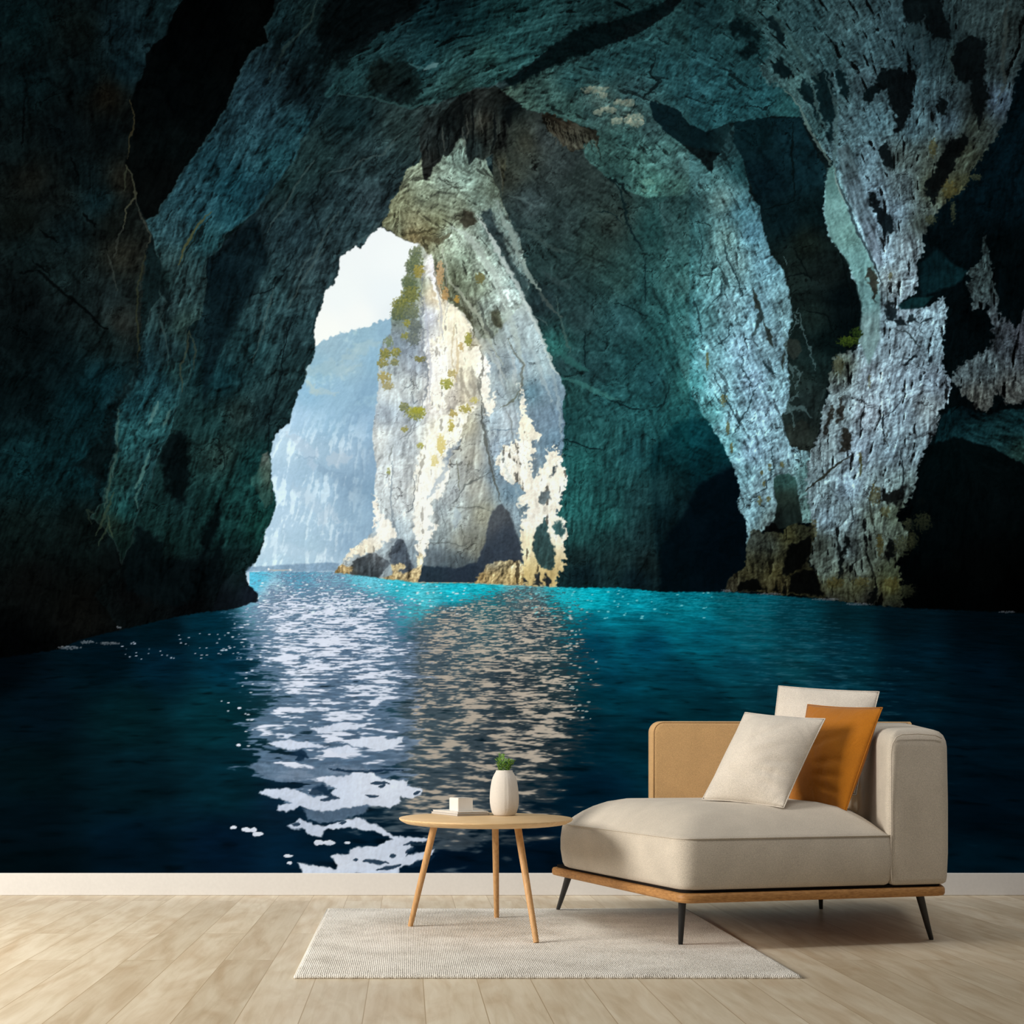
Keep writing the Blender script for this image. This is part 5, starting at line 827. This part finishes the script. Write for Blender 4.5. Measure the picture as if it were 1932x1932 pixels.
    for pts in [[(616, 1467), (660, 1458), (700, 1452), (724, 1470), (769, 1473), (766, 1482), (796, 1488), (793, 1500), (775, 1506), (757, 1499), (760, 1512), (730, 1524), (690, 1520), (640, 1528), (600, 1530), (568, 1524), (540, 1530), (520, 1527), (526, 1520), (552, 1514), (530, 1508), (493, 1497), (510, 1488), (544, 1488), (571, 1496), (590, 1502), (622, 1496), (640, 1488), (612, 1478)],
                [(541, 1557), (562, 1545), (585, 1552), (610, 1556), (650, 1549), (682, 1544), (700, 1552), (716, 1560), (740, 1572), (770, 1582), (745, 1582), (700, 1564), (650, 1565), (612, 1564), (606, 1576), (582, 1574), (578, 1566), (556, 1564)],
                [(559, 1629), (592, 1635), (634, 1640), (640, 1632), (624, 1617), (626, 1612), (658, 1608), (661, 1600), (716, 1597), (730, 1584), (757, 1575), (780, 1580), (808, 1577), (799, 1588), (770, 1592), (778, 1602), (763, 1614), (790, 1610), (820, 1602), (814, 1614), (790, 1627), (757, 1636), (752, 1662), (575, 1662)],
                [(500, 1404), (540, 1398), (600, 1402), (620, 1408), (560, 1414), (520, 1412)], [(590, 1372), (650, 1364), (700, 1368), (660, 1378), (610, 1382)], [(640, 1402), (690, 1396), (765, 1392), (760, 1404), (720, 1416), (680, 1410)], [(616, 1412), (660, 1408), (680, 1418), (640, 1424)], [(525, 1385), (560, 1388), (540, 1396)]]:
        m.area(pts, wh, **kw)
    for p, w in [([(585, 1496), (610, 1488), (625, 1500)], 9), ([(604, 1508), (628, 1504), (640, 1508)], 5), ([(700, 1478), (720, 1476), (735, 1479)], 3.5), ([(715, 1484), (728, 1482)], 4), ([(780, 1498), (792, 1494)], 4), ([(690, 1500), (705, 1504), (715, 1502)], 3), ([(552, 1554), (566, 1556)], 5), ([(640, 1554), (652, 1552)], 3.5), ([(760, 1594), (778, 1590), (788, 1592)], 3), ([(736, 1614), (745, 1612)], 5), ([(684, 1624), (710, 1626), (732, 1627)], 4), ([(766, 1608), (782, 1602)], 5), ([(666, 1620), (674, 1622)], 3),
                 ([(710, 1640), (740, 1634), (756, 1632)], 4), ([(772, 1634), (800, 1626), (820, 1616)], 6), ([(660, 1655), (680, 1648)], 4), ([(620, 1450), (680, 1456), (760, 1452)], 3), ([(560, 1432), (572, 1424)], 8), ([(548, 1422), (566, 1420), (580, 1428)], 6)]:
        m.line(p, w, (16, 40, 62), .85, (3, 1.5))
    for x, y, rx, ry in [(130, 1222, 28, 4), (165, 1212, 16, 4), (205, 1214, 26, 3.5), (225, 1184, 6, 3), (1370, 1115, 14, 3), (1450, 1121, 30, 2.5), (1560, 1131, 30, 3), (1620, 1140, 30, 3), (1900, 1155, 18, 2)]:
        m.bush(x, y, rx, ry, ((60, 66, 72), (150, 156, 162)), .6, 2, 4)
    for x, y, rx, ry in [(470, 1566, 16, 6), (488, 1574, 14, 5), (545, 1615, 12, 4), (548, 1628, 9, 4), (610, 1590, 24, 6), (655, 1590, 10, 3), (440, 1562, 8, 4), (449, 1406, 6, 3), (452, 1336, 5, 3), (431, 1326, 3, 2)]:
        m.bush(x, y, rx, ry, ((214, 222, 238), (232, 238, 250)), 1, 3, 14)
# ------------------------------------------------------------------ setting
bm = bmesh.new(); box(bm, (-4.2, -1.0, -.08), (5.6, WALL, 0)); tagstruct(link('floor', bm, M['floor'], smooth=False))
bm = bmesh.new(); box(bm, (-4.2, WALL, -.08), (5.6, WALL + .15, 5.3)); tagstruct(link('wall_back', bm, M['wall'], smooth=False))
bm = bmesh.new(); box(bm, (-4.2, WALL - .018, 0), (5.6, WALL, .121), .004); tagstruct(link('baseboard_back', bm, M['board'], smooth=False))

# ------------------------------------------------------------------ the mural: a flat print on the wall, one vertex per printed dot
PXM = WALL / FPX                                                      # metres on the wall per pixel of the photograph


def build_mural():
    mu = Mural(-130, 2062, -60, 1662, MURAL_STEP)
    rgb = draw(mu) / 255.
    rgb = np.where(rgb <= .04045, rgb / 12.92, ((rgb + .055) / 1.055) ** 2.4).astype(F)
    yw = WALL - .003
    co = np.empty((mu.h, mu.w, 3), F)
    co[..., 0] = (mu.X - VPX) * PXM; co[..., 1] = yw; co[..., 2] = CAMZ - (mu.Y - VPY) * PXM
    nv = mu.h * mu.w
    idx = np.arange(nv, dtype=np.int32).reshape(mu.h, mu.w)
    quad = np.stack([idx[1:, :-1], idx[1:, 1:], idx[:-1, 1:], idx[:-1, :-1]], -1).reshape(-1, 4)
    # the sheet has thickness: a back and four narrow edges
    x0, x1, z0, z1 = co[0, 0, 0], co[0, -1, 0], co[-1, 0, 2], co[0, 0, 2]
    back = np.array([[x0, WALL - .0005, z0], [x1, WALL - .0005, z0], [x1, WALL - .0005, z1], [x0, WALL - .0005, z1]], F)
    a, b, c, d = nv, nv + 1, nv + 2, nv + 3
    edges = [list(idx[-1, ::-1]) + [a, b], list(idx[0, :]) + [c, d], list(idx[:, 0]) + [a, d], list(idx[::-1, -1]) + [c, b], [a, d, c, b]]
    loops = np.concatenate([quad.ravel()] + [np.array(e, np.int32) for e in edges])
    tot = np.concatenate([np.full(len(quad), 4, np.int32), np.array([len(e) for e in edges], np.int32)])
    start = np.concatenate([[0], np.cumsum(tot)[:-1]]).astype(np.int32)
    me = bpy.data.meshes.new('wall_mural')
    me.vertices.add(nv + 4); me.vertices.foreach_set('co', np.concatenate([co.reshape(-1, 3), back]).ravel())
    me.loops.add(len(loops)); me.loops.foreach_set('vertex_index', loops)
    me.polygons.add(len(tot)); me.polygons.foreach_set('loop_start', start)
    try: me.polygons.foreach_set('loop_total', tot)
    except Exception: pass
    me.update(calc_edges=True)
    at_ = me.color_attributes.new('print', 'FLOAT_COLOR', 'POINT')
    rgba = np.ones((nv + 4, 4), F); rgba[:nv, :3] = rgb.reshape(-1, 3); rgba[nv:, :3] = .8
    at_.data.foreach_set('color', rgba.ravel())
    m, nt, b_ = nodes('printed_mural')
    ca = nt.nodes.new('ShaderNodeVertexColor'); ca.layer_name = 'print'
    g = N(nt, 'ShaderNodeMix', data_type='RGBA', blend_type='MULTIPLY'); g.inputs[0].default_value = 1.; g.inputs[7].default_value = (*MURAL_INK, 1)
    nt.links.new(ca.outputs[0], g.inputs[6]); nt.links.new(g.outputs[2], b_.inputs['Base Color'])
    b_.inputs['Roughness'].default_value = 1.; b_.inputs['Specular IOR Level'].default_value = 0.
    me.materials.append(m)
    o = bpy.data.objects.new('wall_mural', me); COL.objects.link(o)
    return tag(o, 'wall-sized mural print of a turquoise sea cave with sunlit rock arch', 'mural')


MURAL_STEP = 1.5
MURAL_INK = (.68, .735, .81)
build_mural()

# ------------------------------------------------------------------ rug
KD = FPX / 2023.0                                                     # depths below were first measured for a 2023 pixel focal length
RX0, RX1, RY0, RY1, RT = -.392, 1.367, 3.715 * KD, 5.235 * KD, .015
rng = random.Random(4)


def build_rug():
    bm = bmesh.new(); nx, ny = 200, 220
    grid = []
    for j in range(ny + 1):
        row = []
        for i in range(nx + 1):
            u, v = i / nx, j / ny
            x = RX0 + (RX1 - RX0) * u; y = RY0 + (RY1 - RY0) * v
            e = min(u * (RX1 - RX0), (1 - u) * (RX1 - RX0), v * (RY1 - RY0), (1 - v) * (RY1 - RY0))
            k = min(1, e / .012)
            if e < .001: x += rng.uniform(-.0016, .0016); y += rng.uniform(-.0016, .0016)
            row.append(bm.verts.new((x, y, RT * (.45 + .55 * math.sqrt(1 - (1 - k) ** 2)) + rng.uniform(-.0006, .0006))))
        grid.append(row)
    for j in range(ny):
        for i in range(nx): bm.faces.new((grid[j][i], grid[j][i + 1], grid[j + 1][i + 1], grid[j + 1][i]))
    rim = grid[0] + [r[-1] for r in grid[1:]] + grid[-1][-2::-1] + [r[0] for r in grid[-2:0:-1]]
    low = [bm.verts.new((v.co.x, v.co.y, .0005)) for v in rim]; n = len(rim)
    for k in range(n): bm.faces.new((rim[k], low[k], low[(k + 1) % n], rim[(k + 1) % n]))
    bm.faces.new(low)
    o = link('rug', bm, M['rug'])
    tag(o, 'pale grey ribbed wool rug lying on the oak floor', 'rug')
    bm = bmesh.new()
    tube(bm, [(RX0 + .005, RY0 + .006, .0066), (RX0 + .005, RY1 - .006, .0066)], .006, 10)
    link('selvedge', bm, M['edge'], o)


build_rug()

# ------------------------------------------------------------------ chaise sofa
Lc, Fc, Rc, Ec = (.668, 5.100 * KD), (1.061, 4.136 * KD), (2.192, 4.361 * KD), (2.49, 5.290 * KD)
PLAN = [Lc, Fc, Rc, Ec]


def lerp(a, b, t): return Vector((a[0] + (b[0] - a[0]) * t, a[1] + (b[1] - a[1]) * t))


def ring(pts, z): return [Vector((p.x, p.y, z)) for p in pts]


def build_sofa():
    root = empty('chaise_sofa', (1.6, 4.75 * KD, 0))
    tag(root, 'beige upholstered chaise sofa on a wood rail with slim black legs', 'sofa')
    bm = bmesh.new()
    loft(bm, [ring(outline(PLAN, .06, i), z) for i, z in ((.016, .196), (.004, .199), (0, .207), (0, .224), (.004, .232), (.016, .235))])
    link('rail', bm, M['rail'], root, autosmooth=50)
    bm = bmesh.new(); loft(bm, [ring(outline(PLAN, .06, .02), z) for z in (.233, .2465)]); link('seat_gap_shade', bm, M['dark'], root, autosmooth=40)  # thin black layer standing in for the shade between rail and cushion
    # seat cushion
    pf = lerp(Fc, Rc, .764); pr = lerp(Lc, Ec, .845) + Vector((0, -.06))
    bl = lerp(Lc, Fc, .055)
    plan = [bl + Vector((0, -.03)), Vector(Fc), pf + Vector((.02, .004)), pr + Vector((.02, -.01))]
    rad = [.10, .075, .03, .03]
    zs = .447
    loops = []
    for i, z in ((.02, .245), (.006, .252), (-.002, .27), (-.010, .33), (-.010, .38), (-.004, .43), (.0, zs - .003), (.003, zs), (.004, zs + .002)):
        loops.append(ring(outline(plan, rad, i + .004), z))
    base = outline(plan, rad, .008); cen = sum(base, Vector((0, 0))) / len(base)
    peak = Vector((1.34, 4.90 * KD))
    for s in (.03, .07, .12, .19, .28, .4, .55, .72, .88):
        lp = []
        for p in base:
            q = p.lerp(peak * .55 + cen * .45, s)
            back = max(0, min(1, (q.y - 4.12 * KD) / (.36 * KD)))
            lp.append(Vector((q.x, q.y, zs + (.056 + .066 * back) * (1 - (1 - min(1, s / .5)) ** 2.4))))
        loops.append(lp)
    bm = bmesh.new(); loft(bm, loops)
    seat = link('seat_cushion', bm, M['sofa'], root)
    bm = bmesh.new(); tube(bm, ring(outline(plan, rad, .0015), zs), .0026, 6, closed=True); link('piping', bm, M['sofa'], seat)
    # tan back panel along the rear
    n = (Vector(Ec) - Vector(Lc)).normalized(); nn = Vector((-n.y, n.x))
    ta = ((1225 - VPX) / FPX * Lc[1] - Lc[0]) / ((Ec[0] - Lc[0]) - (1225 - VPX) / FPX * (Ec[1] - Lc[1]))
    a = lerp(Lc, Ec, ta) - nn * .012; b = lerp(Lc, Ec, .985) - nn * .012
    th = .085; zb, zt, rc = .24, .925, .055
    prof = []
    length = (b - a).length
    def panel_outline(i):
        pts = [(i, zb), (length, zb), (length, zt - i), ]
        for k in range(11):
            an = math.pi / 2 * k / 10
            pts.append((rc - math.sin(an) * (rc - i) if k else rc, zt - rc + math.cos(an) * (rc - i)))
        return pts
    loopsP = []
    for off, i in ((-.0, .022), (.006, .007), (.018, .0), (th - .018, .0), (th - .006, .007), (th, .022)):
        loopsP.append([Vector((*(a + n * s - nn * (th * .5) + nn * off), z)) for s, z in panel_outline(i)])
    bm = bmesh.new(); loft(bm, loopsP)
    pan = link('back_panel', bm, M['tan'], root, autosmooth=60); tag(pan, 'tan fabric back panel')
    bm = bmesh.new()
    tube(bm, [Vector((*(a + n * s - nn * (th * .5 - .006)), z)) for s, z in [(.006, .5)] + panel_outline(.006)[3:][::-1] + [(length - .02, zt - .006)]], .003, 6)
    link('piping', bm, M['tan'], pan)
    # thick right hand arm
    fo = Vector(Rc) + (Vector(Rc) - Vector(Fc)).normalized() * .008
    fi = lerp(Fc, Rc, .772)
    eo = Vector(Ec) + Vector((.008, -.01)); ei = eo - n * .36
    def zl(p, lo, hi):                                               # the top climbs a little towards the rear
        t = max(0, min(1, (p.y - 4.3 * KD) / KD)); return lo + (hi - lo) * t
    arm = [fi, fo, eo, ei]
    loops = []
    for i, z in ((.014, .245), (.004, .252), (0, .27)):
        loops.append(ring(outline(arm, [.03, .05, .05, .03], i), z))
    for i, dz in ((-.004, -.5), (-.004, -.3), (0, -.07), (.004, -.045), (.014, -.022), (.03, -.007), (.05, 0), (.08, .002), (.12, .003)):
        loops.append([Vector((p.x, p.y, zl(p, .868, .922) + dz)) for p in outline(arm, [.03, .05, .05, .03], i)])
    bm = bmesh.new(); loft(bm, loops)
    armo = link('arm', bm, M['sofa'], root)
    # seam round the arm's front face
    fd = (fo - fi).normalized(); fn = Vector((fd.y, -fd.x))
    wdt = (fo - fi).length
    pts = []
    for s, z in [(.018, .255), (.012, .30), (.012, .60), (.012, .78), (.018, .815), (.035, .842), (.06, .853), (wdt * .5, .856), (wdt - .06, .850), (wdt - .03, .838)]:
        p = fi + fd * s + fn * -.004
        pts.append(Vector((p.x, p.y, z)) + Vector((fn.x, fn.y, 0)) * .006)
    bm = bmesh.new(); tube(bm, pts, .0024, 6); link('piping', bm, M['sofa'], armo)
    # legs
    for foot, top in ((at(1053, 1722, .0), (.752, 4.985 * KD)), (at(1284, 1789, .0), (1.090, 4.245 * KD)), (at(1757, 1773, 0), (2.090, 4.375 * KD)), (at(1549, 1715, 0), (1.995, 5.18 * KD))):
        on_rug = RX0 < foot.x < RX1 and RY0 < foot.y < RY1
        f = Vector((foot.x, foot.y, RT + .0005 if on_rug else .0)); t = Vector((*top, .205))
        bm = bmesh.new()
        tube(bm, [f, f + Vector((0, 0, .004)), f.lerp(t, .3), t], [.0085, .0095, .0115, .0165], 16)
        link('leg', bm, M['black'], root, autosmooth=60)
    return root


build_sofa()


# ------------------------------------------------------------------ cushions: four corners, a stuffed middle, a seam all round
def cushion(name, c, thick, mat, label, facing=-1, pinch=.045, sag=0., creases=()):
    tl, tr, br, bl = [Vector(p) for p in c]
    cen = (tl + tr + br + bl) / 4
    nrm = ((tr - tl) + (br - bl)).cross((bl - tl) + (br - tr)).normalized()
    if nrm.dot(Vector((-.6, -1, .2))) < 0: nrm = -nrm                                        # towards the room
    n = 40
    bm = bmesh.new()
    sides = []
    for sgn in (1, -1):
        g = []
        for j in range(n + 1):
            row = []
            for i in range(n + 1):
                u, v = i / n, j / n
                # sides drawn in between the four pointed corners
                su, sv = 2 * u - 1, 2 * v - 1
                pu = .5 + .5 * su * (1 - pinch * (1 - sv * sv)); pv = .5 + .5 * sv * (1 - pinch * (1 - su * su))
                p = (tl * (1 - pu) + tr * pu) * (1 - pv) + (bl * (1 - pu) + br * pu) * pv
                b = max(0, (1 - su ** 2)) ** .72 * max(0, (1 - sv ** 2)) ** .72
                b *= 1 + sag * sv * .5
                h = 0
                for (cu, cv, du, dv, amp, wd) in creases:
                    ln = math.hypot(du, dv); ex, ey = du / ln, dv / ln
                    a = (u - cu) * ex + (v - cv) * ey; q = -(u - cu) * ey + (v - cv) * ex
                    h += amp * math.exp(-(q / wd) ** 2) * math.exp(-(a / (ln * .5)) ** 4)
                row.append((p, b * thick * .5 + (h * min(1, b * 1.6) if sgn > 0 else 0)))
            g.append(row)
        sides.append(g)
    V = []
    for k, sgn in enumerate((1, -1)):
        g = []
        for j in range(n + 1):
            row = []
            for i in range(n + 1):
                p, h = sides[k][j][i]
                if k and (i in (0, n) or j in (0, n)): row.append(V[0][j][i])
                else: row.append(bm.verts.new(p + nrm * sgn * h))
            g.append(row)
        V.append(g)
        for j in range(n):
            for i in range(n): bm.faces.new((g[j][i], g[j][i + 1], g[j + 1][i + 1], g[j + 1][i]))
    edge = [V[0][0][i].co.copy() for i in range(n)] + [V[0][j][n].co.copy() for j in range(n)] + [V[0][n][i].co.copy() for i in range(n, 0, -1)] + [V[0][j][0].co.copy() for j in range(n, 0, -1)]
    o = link(name, bm, mat)
    tag(o, label, 'cushion', 'loose cushions on the chaise')
    bm = bmesh.new(); tube(bm, edge, .0024, 6, closed=True); link('piping', bm, mat, o)
    return o


cushion('cushion', [atd(1469, 1294, 6.24), atd(1659, 1305, 6.13), atd(1615, 1500, 5.98), atd(1440, 1500, 6.12)], .15, M['pillow'],
        'large off-white cushion standing behind the amber cushion', pinch=.02)
cushion('cushion', [atd(1406, 1344, 5.86), atd(1557, 1356, 5.62), atd(1479, 1524, 5.45), atd(1325, 1508, 5.70)], .23, M['pillow'],
        'square off-white cushion leaning in front of the amber cushion', pinch=.03,
        creases=[(.80, .62, .30, -.10, -.009, .025), (.78, .74, .34, -.02, -.011, .025), (.82, .86, .26, .06, -.009, .022), (.55, .35, .30, -.22, -.006, .03), (.62, .5, .3, -.16, .006, .03), (.35, .3, .1, .3, .004, .05), (.4, .8, .3, .1, -.005, .03)])
cushion('cushion', [atd(1524, 1329, 6.08), atd(1665, 1335, 5.62), atd(1594, 1538, 5.52), atd(1486, 1521, 5.98)], .19, M['amber'],
        'amber cushion leaning against the sofa arm', pinch=.03,
        creases=[(.75, .70, .34, -.04, -.010, .025), (.78, .82, .3, .02, -.012, .025), (.72, .58, .34, -.1, -.008, .03), (.80, .92, .26, .05, -.008, .02), (.6, .4, .4, -.2, -.006, .03)])

# ------------------------------------------------------------------ round table
TX, TY, TZ, TR, TRY = .3395, 4.64 * KD, .497, .374, .425


def build_table():
    root = empty('coffee_table', (TX, TY, RT))
    tag(root, 'round pale oak coffee table with three slanted legs on the rug', 'table')
    bm = bmesh.new(); n = 96
    prof = [(.0, TZ - .027), (TR * .86, TZ - .027), (TR * .93, TZ - .023), (TR * .985, TZ - .012), (TR, TZ - .006), (TR, TZ - .002), (TR - .003, TZ), (0, TZ)]
    loops = [[Vector((TX + r * math.cos(2 * math.pi * k / n), TY + r * TRY / TR * math.sin(2 * math.pi * k / n), z)) for k in range(n)] for r, z in prof[1:-1]]
    loft(bm, loops); link('tabletop', bm, M['table'], root, autosmooth=35)
    for foot, top in ((at(774, 1754), (.118, 4.60 * KD)), (at(937, 1737), (.392, 4.77 * KD)), (at(1012, 1786), (.462, 4.48 * KD))):
        f = Vector((foot.x, foot.y, RT + .0005)); t = Vector((*top, TZ - .026))
        bm = bmesh.new(); tube(bm, [f, f.lerp(t, .01), f.lerp(t, .5), t], [.0105, .0118, .0140, .0155], 18)
        link('leg', bm, M['leg'], root, autosmooth=60)


build_table()


# ------------------------------------------------------------------ things on the table
def rect_block(bm, o, u, v, du, dv, z0, z1, bevel=.0012):
    q = [o, o + u * du, o + u * du + v * dv, o + v * dv]
    vs = [bm.verts.new((p.x, p.y, z0)) for p in q] + [bm.verts.new((p.x, p.y, z1)) for p in q]
    for f in ((3, 2, 1, 0), (4, 5, 6, 7), (0, 1, 5, 4), (1, 2, 6, 5), (2, 3, 7, 6), (3, 0, 4, 7)): bm.faces.new([vs[i] for i in f])
    if bevel: bmesh.ops.bevel(bm, geom=list({e for x in vs for e in x.link_edges}), offset=bevel, segments=2, affect='EDGES')


BO = Vector((.2217, 4.722 * KD)); BU = Vector((math.cos(.44), math.sin(.44))); BV = Vector((-BU.y, BU.x))


def book(o, du, dv, z0, th, label, cover):
    root = empty('book', (o.x, o.y, z0)); tag(root, label, 'book', 'books on the coffee table')
    bm = bmesh.new()
    rect_block(bm, o, BU, BV, du, dv, z0, z0 + .0018, .0004); rect_block(bm, o, BU, BV, du, dv, z0 + th - .0018, z0 + th, .0004)
    rect_block(bm, o + BU * (du - .003), BU, BV, .003, dv, z0 + .0016, z0 + th - .0016, .0004)
    link('cover', bm, cover, root, smooth=False)
    bm = bmesh.new(); rect_block(bm, o + BU * .0015 + BV * .003, BU, BV, du - .005, dv - .006, z0 + .0017, z0 + th - .0017, 0)
    link('pages', bm, M['paper'], root, smooth=False)


book(BO, .162, .262, TZ, .0100, 'grey-covered book lying on the tabletop under the pale book', M['cover'])
book(BO + BU * .004 + BV * .004, .153, .250, TZ + .0101, .0085, 'pale-covered book lying on the grey book under the white box', M['white'])
bm = bmesh.new(); bo = BO + BU * .030 + BV * .050
rect_block(bm, bo, BU, BV, .074, .088, TZ + .0187, TZ + .0187 + .058, .0018)
bx = link('box', bm, M['white'], smooth=False); tag(bx, 'small plain white box on top of the stacked books', 'box')
bm = bmesh.new(); rect_block(bm, bo + BU * .003 + BV * .003, BU, BV, .068, .082, TZ + .0187 + .0575, TZ + .0187 + .0600, .0006); link('lid', bm, M['paper'], bx, smooth=False)

VX, VY = .433, 4.775 * KD


def build_vase():
    n = 72
    prof = [(.040, 0), (.046, .0015), (.0495, .006), (.0550, .014), (.0610, .034), (.0645, .058), (.0650, .078), (.0636, .104), (.0606, .130), (.0568, .152), (.0515, .170), (.0450, .184), (.0385, .194), (.0372, .199), (.0362, .2015), (.0342, .2015), (.0325, .198), (.032, .188), (.040, .165), (.05, .12), (.045, .03), (.02, .02)]
    bm = bmesh.new(); loops = []
    for r, z in prof:
        lp = []
        for k in range(n):
            a = 2 * math.pi * k / n; rr = r
            if .02 < z < .18 and r > .035 and (r, z) not in prof[17:]:
                # faint raised strokes down the front
                for c, w_, am in ((-1.60, .05, .0011), (-1.5, .03, -.0014), (-1.38, .05, .0009)):
                    dd = (a - 2 * math.pi - c) if a > math.pi else a - c
                    rr += am * math.exp(-(dd / w_) ** 2)
                rr += .0003 * math.sin(7 * a + z * 40)
            lp.append(Vector((VX + rr * math.cos(a), VY + rr * math.sin(a), TZ + z)))
        loops.append(lp)
    loft(bm, loops)
    o = link('vase', bm, M['ceramic'])
    tag(o, 'off-white stoneware vase with a narrow mouth on the coffee table', 'vase')
    return o


build_vase()


def build_plant():
    root = empty('plant_sprig', (VX, VY, TZ + .03)); tag(root, 'small tuft of green leafy sprigs standing in the vase', 'plant')
    r = random.Random(8)
    for k in range(11):
        a = 2 * math.pi * k / 11 + r.uniform(-.3, .3); sp = r.uniform(.010, .044)
        base = Vector((VX + .010 * math.cos(a), VY + .010 * math.sin(a), TZ + .03))
        mid = Vector((VX + .018 * math.cos(a), VY + .018 * math.sin(a), TZ + .196))
        tip = Vector((VX + sp * math.cos(a), VY + sp * math.sin(a), TZ + r.uniform(.240, .276)))
        bm = bmesh.new(); tube(bm, [base, mid, mid.lerp(tip, .5) + Vector((0, 0, .004)), tip], [.0014, .0013, .0012, .0007], 6)
        st = link('stem', bm, M['stem'], root)
        bm = bmesh.new()
        for q in range(17):
            t = .02 + .98 * q / 16
            p = mid.lerp(tip, t); an = r.uniform(0, 6.28)
            d = Vector((math.cos(an), math.sin(an), r.uniform(.3, 1.1))).normalized(); sd = d.cross(Vector((0, 0, 1))).normalized(); up = sd.cross(d)
            ln, wd = r.uniform(.014, .021), r.uniform(.0042, .0062)
            m0 = p + d * ln * .5 + up * .0012
            vs = [bm.verts.new(x) for x in (p, p + d * ln * .4 + sd * wd, p + d * ln, p + d * ln * .4 - sd * wd, m0)]
            for f in ((0, 1, 4), (1, 2, 4), (2, 3, 4), (3, 0, 4)): bm.faces.new([vs[i] for i in f])
        link('leaves', bm, M['leaf'], st, smooth=False)


build_plant()
